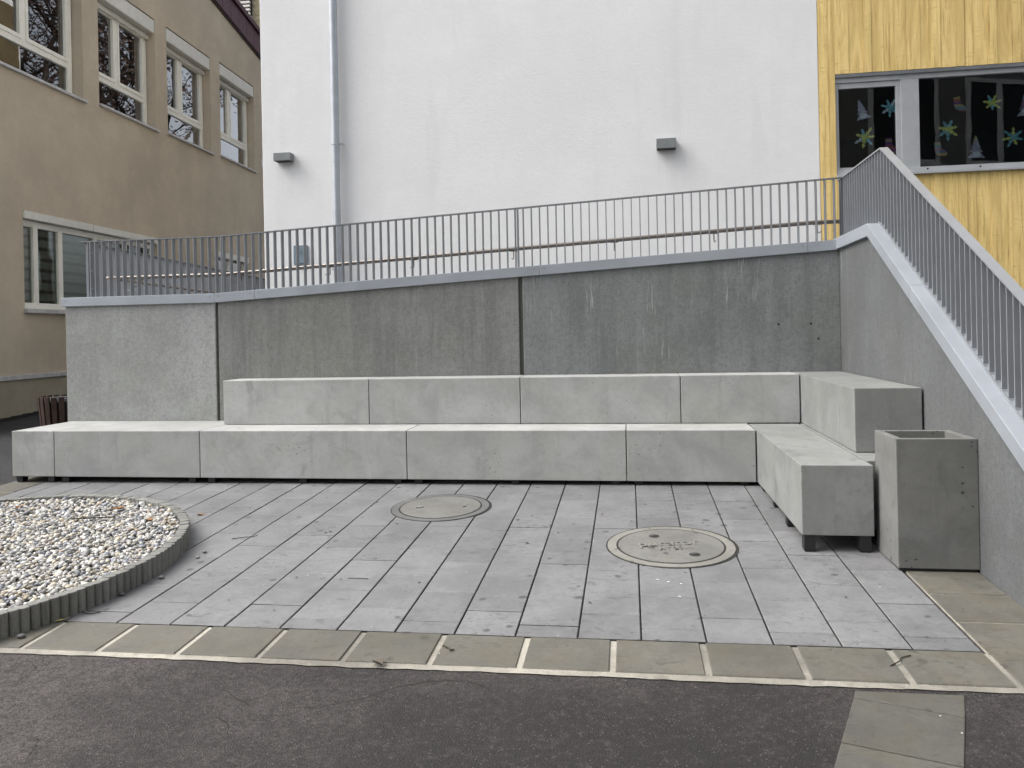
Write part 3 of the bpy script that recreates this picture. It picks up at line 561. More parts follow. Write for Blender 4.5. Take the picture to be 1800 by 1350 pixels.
rail_bar(rr1, [(-7.13, .97, rz(-7.13)), (-5.455, .97, rz(-5.455)), (1.0, .97, rz(1.0))], .03, .010, 'y')
posts = (-7.02, -5.455, -2.2)
nb = int((.95+7.02)/.0845)
for i in range(nb+1):
    x = -7.02+.0845*i; z0 = cz(x)-.002; o = link('baluster', bar_m, Vector((x, .97, z0))-wloc(rr1), rr1); o.scale = (1, 1, rz(x)-.008-z0)
for x in posts:
    z0 = cz(x)-.002; p_ = part('post', MB().box((x+.016, .94, z0), (x+.030, 1.0, rz(x)-.009)), M['rail'], rr1, at=(x, .97, z0))
    for zz in (.10, .30, .50):
        mb = MB(); mb.tube([(x+.031, .955, z0+zz), (x+.040, .955, z0+zz)], .007, 8); part('bolt', mb, M['galv'], p_)
def hz_(x): return 2.04 if x < -5.5 else 2.04+.0515*(x+5.5)
mb = MB(); mb.tube([(-6.93, 1.13, hz_(-6.9)), (-5.5, 1.13, 2.04), (.75, 1.13, hz_(.75)), (1.10, 1.13, hz_(.75)+.002)], .021, 14); hr = part('handrail', mb, M['steel'], rr1, smooth=True, at=(-3, 1.13, 2.1))
for x in (-6.5, -5.3, -4.27, -3.33, -2.25, -1.2, -.2, .80):
    z = hz_(x); mb = MB(); mb.tube([(x, 1.13, z-.018), (x, 1.13, z-.085), (x, 1.115, z-.105), (x, 1.09, z-.112), (x, 1.0, z-.112)], .006, 6); mb.box((x-.04, 1.118, z-.026), (x+.04, 1.142, z-.019)); part('bracket', mb, M['steel'], hr)
rr2 = root('railing', (-7.1, 5, 1.7), 'grey metal railing receding along the walkway, its bars closing to a solid screen', 'railing')
zr2 = lambda y: 2.446-.031*(y-.97)
rail_bar(rr2, [(-7.1, 1.005, zr2(1.0)), (-7.1, 11.5, zr2(11.5))], .03, .010, 'x')
for i in range(1, 120):
    y = .97+.0845*i; z0 = zl(y)-.002; o = link('baluster', barx_m, Vector((-7.1, y, z0))-wloc(rr2), rr2); o.scale = (1, 1, zr2(y)-.008-z0)
mb = MB(); z2 = lambda y: 2.045-.0285*(y-1.3); mb.tube([(-6.93, 1.19, z2(1.2)), (-6.93, 11, z2(11))], .021, 12); hr2 = part('handrail', mb, M['steel'], rr2, smooth=True, at=(-6.93, 5, 1.9))
for y in (1.6, 2.6, 3.6, 4.6, 5.6, 6.6):
    z = z2(y); mb = MB(); mb.tube([(-6.93, y, z-.018), (-6.93, y, z-.09), (-6.95, y, z-.11), (-7.07, y, z-.11)], .006, 6); part('bracket', mb, M['steel'], hr2)
rr3 = root('railing', (1.03, -1, 1.6), 'sloping grey stair railing with wide flat top and dark close set bars', 'railing')
def wr(y): return 2.792 if y > -.17 else 2.792+SL*(y+.17)
rail_bar(rr3, [(1.03, 1.14, 2.775), (1.03, -.17, 2.792), (1.03, ye, wr(ye))], .032, .012, 'x')
rail_bar(rr3, [(.994, YA, wz(YA)+.013), (.994, ye, wz(ye)+.013)], .004, .010, 'x', 'bottom_rail')
i = 0
while True:
    y = 1.09-.0745*i; i += 1
    if y < ye+.02: break
    z0 = wz(y)+(.004 if y > YA else .010); o = link('baluster', barx_m, Vector((1.03, y, z0))-wloc(rr3), rr3); o.scale = (1, 1, wr(y)-.012-z0)
mb = MB(); mb.tube([(.985, -2.50, .775), (1.02, -2.50, .79), (1.10, -2.46, .90), (1.13, -2.3, 1.05), (1.13, -1.2, 1.70)], .021, 12); part('handrail', mb, M['steel'], rr3, smooth=True)

# ------------------------------------------------------------------ white building and what hangs on it
YW = 2.70
wb = root('white_building', (-2.3, 7.5, 0), 'plain white rendered building behind the ramp', 'building')
part('wall', MB().box((-5.80, YW, -.6), (1.214, 12.5, 10.5)), M['white'], wb, .012)
part('side_cladding', MB().box((-5.83, 6.2, 4.8), (-5.802, 12.4, 10.3)), m_plain('dark_timber', (.15, .115, .055), .7, 0, .2, 3), wb)
dp = root('downpipe', (-4.76, YW-.07, 1.4), 'galvanised metal downpipe on the white wall', 'downpipe')
mb = MB(); mb.tube([(-4.76, YW-.075, 1.42), (-4.76, YW-.075, 3.62)], .048, 20); part('lower_pipe', mb, M['galv'], dp, smooth=True, at=(-4.76, YW-.075, 1.42))
mb = MB(); mb.tube([(-4.76, YW-.075, 3.57), (-4.76, YW-.075, 10.4)], .0515, 20); part('upper_pipe', mb, M['galv'], dp, smooth=True, at=(-4.76, YW-.075, 3.57))
for z, sx in ((3.80, 1), (2.19, -1), (6.2, 1)):
    mb = MB(); mb.tube([(-4.76, YW-.075, z-.013), (-4.76, YW-.075, z+.013)], .0565, 20); mb.box((-4.76+sx*.05-.012, YW-.085, z-.012), (-4.76+sx*.085+.012, YW-.055, z+.012)); mb.tube([(-4.76+sx*.085, YW-.07, z), (-4.76+sx*.085, YW+.01, z)], .006, 6); part('clamp', mb, M['galv'], dp)
def lamp(x0, x1, z0, z1, label, west=False):
    if west: o = root('wall_light', (-5.85, 2.98, z0), label, 'wall light', 'wall lights'); a, b = (-5.90, 2.87, z0), (-5.804, 3.10, z1); gl = ((-5.885, 2.885, z0-.004), (-5.81, 3.085, z0+.004))
    else: o = root('wall_light', ((x0+x1)/2, YW-.06, z0), label, 'wall light', 'wall lights'); a, b = (x0, YW-.12, z0), (x1, YW-.003, z1); gl = ((x0+.012, YW-.108, z0-.004), (x1-.012, YW-.012, z0+.004))
    part('housing', MB().box(a, b), M['lamp'], o, .003); part('diffuser', MB().box(*gl), M['black'], o)
lamp(-5.592, -5.362, 3.62, 3.722, 'small grey box wall light left of the downpipe'); lamp(-.694, -.461, 3.513, 3.632, 'small grey box wall light in the middle of the white wall, by itself'); lamp(0, 0, 3.62, 3.73, 'grey box wall light peeping out round the left corner of the white wall', True)
jb = root('meter_box', (-5.29, YW-.02, 2.27), 'small blue grey meter box low on the white wall behind the railing', 'meter box')
part('frame', MB().box((-5.385, YW-.025, 2.268), (-5.194, YW-.002, 2.522)), M['box'], jb, .003); part('door', MB().box((-5.362, YW-.031, 2.292), (-5.222, YW-.024, 2.498)), M['boxglass'], jb, .002); part('viewing_pane', MB().box((-5.355, YW-.033, 2.41), (-5.232, YW-.0305, 2.49)), M['box'], jb)

# ------------------------------------------------------------------ yellow building
yb = root('yellow_building', (5, 7, 0), 'yellow building with vertical board pattern and a dark window band', 'building')
WX0, WX1, WZ0, WZ1 = 1.40, 6.4, 3.075, 4.30; Y0 = YW+.012
core = MB(); X0, X1 = 1.216, 9.0
for a, b, c, d in ((X0, WX0, -.6, 10.5), (WX1, X1, -.6, 10.5), (WX0, WX1, -.6, WZ0), (WX0, WX1, WZ1, 10.5)): core.box((a, Y0, c), (b, Y0+.16, d))
part('wall', core, M['groove'], yb)
core = MB(); core.box((X0, 2.9, -.6), (X1, 12.5, 2.95)); core.box((X0, 2.9, 4.5), (X1, 12.5, 10.5)); part('block', core, M['room'], yb)
room = MB(); x0, x1, y0, y1, z0, z1 = 1.23, 8.9, 2.88, 7, 2.95, 4.5
room.poly([(x0, y0, z0), (x1, y0, z0), (x1, y1, z0), (x0, y1, z0), (x0, y0, z1), (x1, y0, z1), (x1, y1, z1), (x0, y1, z1)], [(0, 1, 2, 3), (7, 6, 5, 4), (2, 3, 7, 6), (1, 2, 6, 5), (3, 0, 4, 7)]); part('room', room, M['room'], yb)
x = X0; rs = random.Random(3)
while x < 8.9:
    w_ = rs.choice((.095, .11, .12, .135, .16)); x2 = min(x+w_, 8.95)
    if x < WX0 < x2: x2 = WX0
    if x < WX1 < x2: x2 = WX1
    dp_ = rs.uniform(0, .007)
    for zz0, zz1 in ([(-.5, 10.4)] if x2 <= WX0+1e-6 or x >= WX1-1e-6 else [(-.5, WZ0-.002), (WZ1+.002, 10.4)]):
        part('board', MB().box((x+.0012, Y0-.012-dp_, zz0), (x2-.0012, Y0-.001, zz1)), M['yellow'], yb, at=((x+x2)/2, Y0, zz0))
    x = x2
win = part('window', MB().box((WX0+.002, YW+.03, WZ0+.09), (WX0+.042, YW+.10, WZ1-.10)).box((WX0+.002, YW+.02, WZ1-.10), (WX1-.002, YW+.10, WZ1-.002))
    .box((2.135, YW+.022, WZ0+.09), (2.335, YW+.10, WZ1-.10)).box((WX0+.002, YW+.012, WZ0+.03), (WX1-.002, YW+.10, WZ0+.09)).box((4.3, YW+.022, WZ0+.09), (4.45, YW+.10, WZ1-.10)), M['frame'], yb, .003, at=(3.8, YW, WZ0))
part('sash', MB().box((WX0+.044, YW+.036, WZ1-.165), (2.133, YW+.09, WZ1-.102)).box((2.085, YW+.036, WZ0+.092), (2.133, YW+.09, WZ1-.167)).box((WX0+.044, YW+.036, WZ0+.092), (2.083, YW+.09, WZ0+.125)), M['frame'], win, .002)
part('window_head', MB().box((WX0+.004, YW-.004, WZ1-.042), (WX1-.004, YW+.0195, WZ1-.003)), M['head'], win)
part('sill', MB().box((WX0-.0, YW-.045, WZ0-.0), (WX1, YW+.011, WZ0+.028)), M['frame'], win, .003)
for xx in (2.41, 2.98): 
    mb = MB(); mb.tube([(xx, YW+.0125, WZ0+.062), (xx, YW+.0095, WZ0+.062)], .011, 10); part('drain_hole', mb, M['black'], win)
part('pane', MB().box((WX0+.044, YW+.060, WZ0+.127), (2.083, YW+.066, WZ1-.167)), M['glass_dark'], win); part('pane', MB().box((2.337, YW+.060, WZ0+.092), (4.298, YW+.066, WZ1-.102)), M['glass_dark'], win); part('pane', MB().box((4.452, YW+.060, WZ0+.092), (WX1-.004, YW+.066, WZ1-.102)), M['glass_dark'], win)
YD = YW+.0665                                            # paper decorations stuck behind the panes
def flat(pts, y=YD, th=.004): mb = MB(); return mb.prism([(x, y, z) for x, z in pts], (0, th, 0))
def star(cx, cz_, r, seed, cols, label):
    q = random.Random(seed); o = root('paper_star', (cx, YD, cz_), label, 'window decoration', 'paper stars in the window')
    n = 7; a0 = q.uniform(0, 1)
    for i in range(n):
        a = a0+2*math.pi*i/n; L = r*q.uniform(.85, 1.15); w_ = r*.30; d = (math.cos(a), math.sin(a)); nn = (-d[1], d[0])
        pts = [(cx+d[0]*r*.10, cz_+d[1]*r*.10), (cx+d[0]*L*.45+nn[0]*w_*.62, cz_+d[1]*L*.45+nn[1]*w_*.62), (cx+d[0]*L*.58+nn[0]*w_*.22, cz_+d[1]*L*.58+nn[1]*w_*.22), (cx+d[0]*L*.74+nn[0]*w_*.52, cz_+d[1]*L*.74+nn[1]*w_*.52), (cx+d[0]*L, cz_+d[1]*L), (cx+d[0]*L*.70-nn[0]*w_*.5, cz_+d[1]*L*.70-nn[1]*w_*.5), (cx+d[0]*L*.55-nn[0]*w_*.2, cz_+d[1]*L*.55-nn[1]*w_*.2), (cx+d[0]*L*.42-nn[0]*w_*.62, cz_+d[1]*L*.42-nn[1]*w_*.62)]
        part('star_arm', flat(pts, YD+.0004*i+.0005), M[cols[i % len(cols)]], o)
    part('star_centre', flat([(cx+r*.28*math.cos(t_*math.pi/3), cz_+r*.28*math.sin(t_*math.pi/3)) for t_ in range(6)], YD), M[cols[0]], o)
star(2.033, 3.889, .115, 1, ['paper_teal', 'paper_pale', 'paper_teal'], 'blue paper star at the upper right of the narrow window pane')
star(1.74, 3.556, .125, 2, ['paper_lime', 'paper_teal', 'paper_lime', 'paper_pale'], 'yellow green paper star low in the narrow window pane')
star(3.146, 3.876, .105, 3, ['paper_lime', 'paper_lime', 'paper_teal'], 'small olive paper star near the top of the wide window pane')
star(2.659, 3.598, .125, 4, ['paper_lime', 'paper_teal', 'paper_teal'], 'yellow and teal paper star right above the orange striped sock')
star(3.36, 3.464, .115, 5, ['paper_teal', 'paper_lime'], 'teal and yellow paper star at the right edge of the picture')
def tree_deco(ax, az, bx0, bz0, bx1, bz1, cols, label):
    o = root('paper_tree', ((bx0+bx1)/2, YD, (bz0+bz1)/2), label, 'window decoration', 'paper trees in the window'); B = Vector(((bx0+bx1)/2, (bz0+bz1)/2)); A_ = Vector((ax, az)); u = A_-B; hw = (Vector((bx1, bz1))-Vector((bx0, bz0)))/2
    for i, (h0, h1, wd) in enumerate(((0, .42, 1.), (.27, .64, .74), (.48, .82, .54), (.68, 1., .36))):
        a = B+u*h0; b = B+u*h1; part('tree_tier', flat([tuple(a-hw*wd), tuple(a+hw*wd), tuple(b+hw*.07), tuple(b-hw*.07)], YD+.0006*i), M[cols[i % len(cols)]], o)
    c = B+u*.15; s = hw.length*.42; part('paper_label', flat([(c.x-s, c.y-s*.7), (c.x+s, c.y-s*.7), (c.x+s, c.y+s*.8), (c.x-s, c.y+s*.8)], YD-.0008, .0005), M['paper_pale'], o)
tree_deco(1.68, 4.0, 1.653, 3.755, 1.82, 3.794, ['paper_mauve', 'paper_mauve'], 'tilted mauve paper fir tree in the narrow window pane')
tree_deco(2.96, 3.504, 2.868, 3.251, 3.058, 3.243, ['paper_mauve', 'paper_mauve', 'paper_mauve', 'paper_ochre'], 'mauve paper fir tree with a pale label low in the wide window pane')
tree_deco(3.50, 3.975, 3.40, 3.70, 3.60, 3.72, ['paper_mauve', 'paper_plum', 'paper_plum'], 'plum paper fir tree at the upper right edge of the picture')
def sock(cx, cz_, s, rot, mat, label):
    pts = [(-.045, .08), (.025, .085), (.03, 0), (.075, -.045), (.085, -.075), (.06, -.095), (0, -.085), (-.04, -.05), (-.05, 0)]; c, d = math.cos(rot), math.sin(rot)
    o = solo('paper_sock', flat([(cx+s*(x*c-y*d), cz_+s*(x*d+y*c)) for x, y in pts], YD), M[mat], (cx, YD, cz_), label=label, cat='window decoration', group='striped paper socks in the window')
sock(2.017, 3.45, 1., 0, 'sock2', 'plum striped paper sock peeping over the stair railing'); sock(2.78, 3.885, 1., .1, 'sock', 'striped paper sock at the top of the wide window pane'); sock(2.559, 3.374, 1., .12, 'sock', 'orange and blue striped paper sock low in the wide window pane')

# ------------------------------------------------------------------ beige building
KB = -.05
def bp(y, z, o=0): return (-10.69+KB*y+o, y+.05*o, z)
be = root('beige_building', (-13, 8, 0), 'beige rendered building with cream framed windows and purple metal roof edge', 'building')
YB0, YB1 = 2.4, 16.4
roof = lambda y: 9.80-.175*(y-11.13)
ups = [(3.9, 6.13, 5.78, 8.25), (6.60, 8.56, 5.85, 8.27), (9.02, 11.01, 5.91, 8.30), (11.50, 13.50, 5.965, 8.37)]
lows = [(4.53, 8.50, 1.83, 3.51), (11.03, 12.92, 1.9, 3.50)]
ops = ups+lows
ysb = sorted({YB0, YB1, *[v for o_ in ops for v in o_[:2]]}); zsb = sorted({-.6, 9.0-.35, *[v for o_ in ops for v in o_[2:]]})
mb = MB()
for a, b in zip(ysb, ysb[1:]):
    for c, d in zip(zsb, zsb[1:]):
        if any(o_[0] <= a+1e-6 and b <= o_[1]+1e-6 and o_[2] <= c+1e-6 and d <= o_[3]+1e-6 for o_ in ops): continue
        mb.poly([bp(a, c), bp(b, c), bp(b, d), bp(a, d)], [(0, 1, 2, 3)])
    mb.poly([bp(a, zsb[-1]), bp(b, zsb[-1]), bp(b, roof(b)), bp(a, roof(a))], [(0, 1, 2, 3)])
for y0, y1, z0, z1 in ops:
    D = -.42 if z0 > 4 else -.22
    for p, q in (((y0, z0), (y1, z0)), ((y1, z0), (y1, z1)), ((y1, z1), (y0, z1)), ((y0, z1), (y0, z0))): mb.poly([bp(*p), bp(*q), bp(*q, D), bp(*p, D)], [(0, 1, 2, 3)])
part('wall', mb, M['beige'], be)
mb = MB()
for y0, y1, z0, z1 in ((YB0, YB1, -.5, 4.3), (YB0, YB1, 4.5, 8.6)):
    mb.poly([bp(y0, z0, -2.6), bp(y1, z0, -2.6), bp(y1, z1, -2.6), bp(y0, z1, -2.6), bp(y0, z0, -.43), bp(y1, z0, -.43), bp(y1, z1, -.43), bp(y0, z1, -.43)], [(0, 1, 2, 3), (0, 1, 5, 4), (2, 3, 7, 6), (1, 2, 6, 5), (3, 0, 4, 7)])
part('room', mb, M['room'], be)
mb = MB(); mb.poly([bp(YB1, -.6, -12), bp(YB1, -.6), bp(YB1, roof(YB1)), bp(YB1, roof(YB1), -12)], [(0, 1, 2, 3)]); mb.poly([bp(YB0, -.6, -12), bp(YB0, -.6), bp(YB0, roof(YB0)), bp(YB0, roof(YB0), -12)], [(3, 2, 1, 0)]); part('side_wall', mb, M['beige'], be)
def bbox(mb, y0, y1, z0, z1, o0, o1): return mb.hexa([bp(y0, z0, o0), bp(y1, z0, o0), bp(y1, z0, o1), bp(y0, z0, o1), bp(y0, z1, o0), bp(y1, z1, o0), bp(y1, z1, o1), bp(y0, z1, o1)])
def bpart(name, rects, mat, parent, bev=0, **k):
    mb = MB()
    for r_ in rects: bbox(mb, *r_)
    return part(name, mb, mat, parent, bev, at=bp(rects[0][0], rects[0][2]), **k)
for y0, y1, z0, z1 in ups:
    zm = z0+.62; zb_ = z1-.40; fy = y1-.02; ym = y0+(y1-y0)*.44
    f = bpart('window', [(y0, y0+.10, z0+.02, z1-.02, -.30, -.20), (fy-.12, fy, z0+.02, z1-.02, -.30, -.20), (y0+.10, fy-.12, z0+.02, z0+.09, -.30, -.20), (y0+.10, fy-.12, zm-.05, zm+.05, -.30, -.20), (y0+.10, fy-.12, zb_, z1-.02, -.30, -.20), (ym-.05, ym+.05, zm+.05, zb_, -.30, -.20)], M['cream'], be)
    for a, b in ((y0+.10, ym-.05), (ym+.05, fy-.12)):
        bpart('sash', [(a, a+.055, zm+.052, zb_-.002, -.27, -.185), (b-.055, b, zm+.052, zb_-.002, -.27, -.185), (a+.055, b-.055, zm+.052, zm+.12, -.27, -.185), (a+.055, b-.055, zb_-.07, zb_-.002, -.27, -.185)], M['cream'], f)
        bpart('pane', [(a+.055, b-.055, zm+.12, zb_-.07, -.245, -.238)], M['glass'], f)
    bpart('pane', [(y0+.10, fy-.12, z0+.09, zm-.05, -.245, -.238)], M['glass'], f)
    sb = bpart('shutter_box', [(y0+.01, y1-.01, zb_+.08, z1-.03, -.19, .0)], M['shutter'], f, .02)
    for i in range(3): bpart('shutter_slat', [(y0+.02, y1-.02, zb_+.01+.035*i*0+.0-.03*i, zb_+.035-.03*i, -.15, -.135)], M['shutter'], sb)
    bpart('sill', [(y0-.03, y1+.05, z0-.03, z0+.015, -.19, .06)], M['ledge'], f, .004)
y0, y1, z0, z1 = lows[0]
f = bpart('window', [(y0+.01, y0+.10, z0+.06, z1-.14, -.20, -.10), (y1-.1, y1-.01, z0+.06, z1-.14, -.20, -.10), (y0+.1, y1-.1, z0+.06, z0+.16, -.20, -.10), (y0+.1, y1-.1, z1-.24, z1-.14, -.20, -.10)]+[(yy-.055, yy+.055, z0+.16, z1-.24, -.20, -.10) for yy in (4.94, 5.56, 6.55, 7.5)], M['cream'], be)
edges = [y0+.1, 4.94, 5.56, 6.55, 7.5, y1-.1]
for a, b in zip(edges, edges[1:]):
    a2, b2 = a+(.055 if a > y0+.2 else 0), b-(.055 if b < y1-.2 else 0); bpart('pane', [(a2, b2, z0+.16, z1-.24, -.15, -.144)], M['glass_low'], f); bpart('blind', [(a2+.01, b2-.01, z0+.18, z1-.26, -.162, -.158)], M['blind'], f)
hd = bpart('lintel', [(y0-.0, 6.3, z1-.13, z1-.005, -.18, .03), (6.31, y1, z1-.13, z1-.005, -.18, .03)], M['shutter'], f, .004); bpart('sill', [(y0-.02, y1+.04, z0-.02, z0+.05, -.19, .07)], M['ledge'], f, .004)
y0, y1, z0, z1 = lows[1]
f = bpart('window', [(y0+.01, y0+.1, z0, z1-.16, -.20, -.10), (y1-.1, y1-.01, z0, z1-.16, -.20, -.10), (y0+.9, y0+1., z0, z1-.16, -.2, -.1)], M['cream'], be); bpart('pane', [(y0+.1, y0+.9, z0, z1-.16, -.15, -.144), (y0+1., y1-.1, z0, z1-.16, -.15, -.144)], M['glass'], f); bpart('lintel', [(y0, y1, z1-.15, z1-.005, -.18, .04)], M['shutter'], f, .004)
bpart('plinth', [(YB0, YB1, -.6, .72, .002, .018)], M['plinth'], be); bpart('plinth_ledge', [(YB0, YB1, .722, .797, .002, .05)], M['ledge'], be, .004); bpart('tar_skirting', [(YB0, YB1, -.6, -.5, .02, .03)], M['black'], be)
mb = MB()
for y_ in np.arange(YB0, YB1, .25): yy = float(y_); bbox(mb, yy, yy+.25, gz(-10.9, yy)-.2, gz(-10.9, yy)+.05, .019, .030)
part('tar_strip', mb, M['black'], be)
fs = part('roof_edge', MB().hexa([bp(YB0, roof(YB0)-.02, -.1), bp(YB1, roof(YB1)-.02, -.1), bp(YB1, roof(YB1)-.02, .05), bp(YB0, roof(YB0)-.02, .05), bp(YB0, roof(YB0)+.66, -.1), bp(YB1, roof(YB1)+.66, -.1), bp(YB1, roof(YB1)+.66, .05), bp(YB0, roof(YB0)+.66, .05)]), M['purple_dark'], be)
y = YB0
while y < YB1-.3:
    a, b = y+.008, y+.452; mb = MB(); mb.hexa([bp(a, roof(a)+.03, .05), bp(b, roof(b)+.03, .05), bp(b, roof(b)+.03, .075), bp(a, roof(a)+.03, .075), bp(a, roof(a)+.58, .05), bp(b, roof(b)+.58, .05), bp(b, roof(b)+.58, .075), bp(a, roof(a)+.58, .075)]); part('seam_panel', mb, M['purple'], fs); y += .46
mb = MB(); mb.hexa([bp(YB0, roof(YB0)+.60, -.15), bp(YB1, roof(YB1)+.60, -.15), bp(YB1, roof(YB1)+.60, .13), bp(YB0, roof(YB0)+.60, .13), bp(YB0, roof(YB0)+.74, -.15), bp(YB1, roof(YB1)+.74, -.15), bp(YB1, roof(YB1)+.74, .13), bp(YB0, roof(YB0)+.74, .13)]); part('verge_cap', mb, M['purple'], fs)
mb = MB(); mb.poly([bp(YB0, roof(YB0)+.6, .0), bp(YB1, roof(YB1)+.6, 0), bp(YB1, roof(YB1)+.6, -12), bp(YB0, roof(YB0)+.6, -12)], [(0, 1, 2, 3)]); part('roof', mb, M['purple'], be)

# ------------------------------------------------------------------ stone building beyond
sb_ = root('stone_building', (-17, 25, 0), 'far building clad in rough yellow stone with a louvred opening', 'building')
part('wall', MB().box((-26, 20, 0), (-9, 30, 18)), M['stone'], sb_)
lv = part('louvre', MB().box((-15.15, 19.93, 13.15), (-14.62, 19.99, 15.2)), M['black'], sb_)
for i in range(14): part('louvre_slat', MB().box((-15.12, 19.84, 13.22+.14*i), (-14.65, 19.925, 13.295+.14*i)), M['shutter'], lv)
part('louvre_sill', MB().box((-15.2, 19.8, 13.06), (-14.58, 19.985, 13.145)), M['ledge'], lv)

# ------------------------------------------------------------------ courtyard side behind the viewer (seen only in the panes)
ob = root('courtyard_building', (4, -26, 0), 'grey building on the far side of the courtyard, mirrored in the dark window', 'building')
part('wall', MB().box((-22, -32, -3), (30, -22, 14)), M['opp'], ob)
wf = MB(); wp = MB()
for row in (2.2, 6.2, 10.2):
    for i in range(13):
        x = -17+3.3*i; f = part('window', MB().box((x, -21.99, row), (x+1.7, -21.93, row+2.0)), M['white'], ob) if (row > 10 or i % 2) else None
        if f:
            for a in (.1, .9): part('pane', MB().box((x+a, -21.925, row+.1), (x+a+.7, -21.915, row+1.9)), M['black'], f)
            part('sill', MB().box((x-.1, -21.99, row-.12), (x+1.8, -21.8, row-.03)), M['white'], f)
# neighbour building close by on the right, behind the viewer's shoulder: added out of view, height and nearness set to shade the right half; also mirrored in the dark window
NA = Vector((3.0, -4.2, 0)); ND = Vector((-.36, -.933, 0)); NN = Vector((.933, -.36, 0))
nb_ = root('shading_neighbour', (NA.x, NA.y, 0), 'unseen grey neighbour building added close on the right for shade, mirrored in the dark window', 'building')
def npt(a, b, z): q_ = NA+ND*a+NN*b; return (q_.x, q_.y, z)
def nbox(mb, a0, a1, b0, b1, z0, z1): return mb.hexa([npt(a0, b0, z0), npt(a1, b0, z0), npt(a1, b1, z0), npt(a0, b1, z0), npt(a0, b0, z1), npt(a1, b0, z1), npt(a1, b1, z1), npt(a0, b1, z1)])
part('wall', nbox(MB(), 0, 15, 0, 9, -2, 20), M['opp'], nb_)
for z in (1.4, 4.7, 8.0, 11.3, 14.6):
    for b in (1.0, 3.4, 5.8):
        f = part('window', nbox(nbox(nbox(nbox(nbox(MB(), -.05, -.004, b, b+.1, z, z+1.9), -.05, -.004, b+1.6, b+1.7, z, z+1.9), -.05, -.004, b+.1, b+1.6, z, z+.1), -.05, -.004, b+.1, b+1.6, z+1.8, z+1.9), -.05, -.004, b+.78, b+.92, z+.1, z+1.8), M['white'], nb_, at=npt(0, b, z))
        part('pane', nbox(MB(), -.03, -.02, b+.1, b+1.6, z+.1, z+1.8), M['black'], f); part('sill', nbox(MB(), -.14, -.004, b-.1, b+1.8, z-.1, z-.02), M['white'], f)
    for a in (1.2, 4.2, 7.2, 10.2):
        f = part('window', nbox(MB(), a, a+1.7, -.04, -.004, z, z+1.9), M['white'], nb_, at=npt(a, 0, z)); part('pane', nbox(nbox(MB(), a+.1, a+.8, -.05, -.041, z+.1, z+1.8), a+.9, a+1.6, -.05, -.041, z+.1, z+1.8), M['black'], f)
def grow_tree(x0, y0, h, seed, label='thin autumn tree with dark red leaves beyond the white building'):
    q = random.Random(seed); zb = gz(x0, y0); o = root('tree', (x0, y0, zb), label, 'tree', 'trees beyond the white building'); tw = MB(); tips = []
    def limb(p, d, L, r, lev):
        n = 4; pts = [p]; 
        for i in range(n):
            d = (d+Vector((q.uniform(-.2, .2), q.uniform(-.2, .2), q.uniform(-.02, .16)))).normalized(); pts.append(pts[-1]+d*L/n)
        tw.tube(pts, [r*(1-.6*i/n) for i in range(n+1)], 6 if lev > 1 else 10)
        if lev >= 3: tips.extend(pts[1:]); return
        for k_ in range(6 if lev == 0 else 5):
            i = q.randint(1 if lev else 2, n); a = q.uniform(0, 6.283); nd = (d*.5+Vector((math.cos(a), math.sin(a), q.uniform(.0, .6)))).normalized(); limb(pts[i], nd, L*q.uniform(.45, .62), r*.42, lev+1)
    limb(Vector((x0, y0, zb)), Vector((0, 0, 1)), h*.66, .24, 0); part('trunk', tw, M['bark'], o)
    lf = MB()
    for p in tips:
        for _ in range(12):
            c = p+Vector((q.gauss(0, .32), q.gauss(0, .32), q.gauss(0, .28))); u = Vector((q.gauss(0, 1), q.gauss(0, 1), q.gauss(0, 1))).normalized()*.11; v = u.orthogonal().normalized()*.07; lf.poly([c-u, c+v, c+u, c-v], [(0, 1, 2, 3)])
    part('crown', lf, M['foliage'], o); return o
grow_tree(-.5, 21, 19, 5)
grow_tree(.6, 27, 23, 8, 'dark leaved tree, middle one of three beyond the white building')
grow_tree(2.8, 34, 27, 12, 'tall dark tree farthest beyond the white building')
grow_tree(-.8, 32, 26, 15, 'spreading dark tree behind the thin autumn tree')

# ------------------------------------------------------------------ litter bin
lb = root('litter_bin', (-8.22, 2.0, gz(-8.22, 2)), 'round dark brown wooden slat litter bin behind the left end of the benches', 'litter bin')
bz = gz(-8.22, 2); NSL = 20
mb = MB(); mb.tube([(-8.22, 2, bz+.02), (-8.22, 2, bz+.56)], [.19, .235], 24); part('liner', mb, M['black'], lb, smooth=True); mb = MB(); mb.ring((-8.22, 2), .19, .232, .565, .60, lambda x, y: bz, 32); part('rim', mb, M['lamp'], lb)
for i in range(NSL):
    a = 2*math.pi*i/NSL; u = Vector((math.cos(a), math.sin(a), 0)); v = Vector((-u.y, u.x, 0)); C0 = Vector((-8.22, 2, bz))
    q = lambda r_, h_, w_: [C0+u*(r_-.011)-v*w_+Vector((0, 0, h_)), C0+u*(r_+.011)-v*w_+Vector((0, 0, h_)), C0+u*(r_+.011)+v*w_+Vector((0, 0, h_)), C0+u*(r_-.011)+v*w_+Vector((0, 0, h_))]
    mb = MB(); mb.hexa(q(.215, .005, .026)+q(.27, .625, .031)); part('slat', mb, M['slat'], lb, .005)

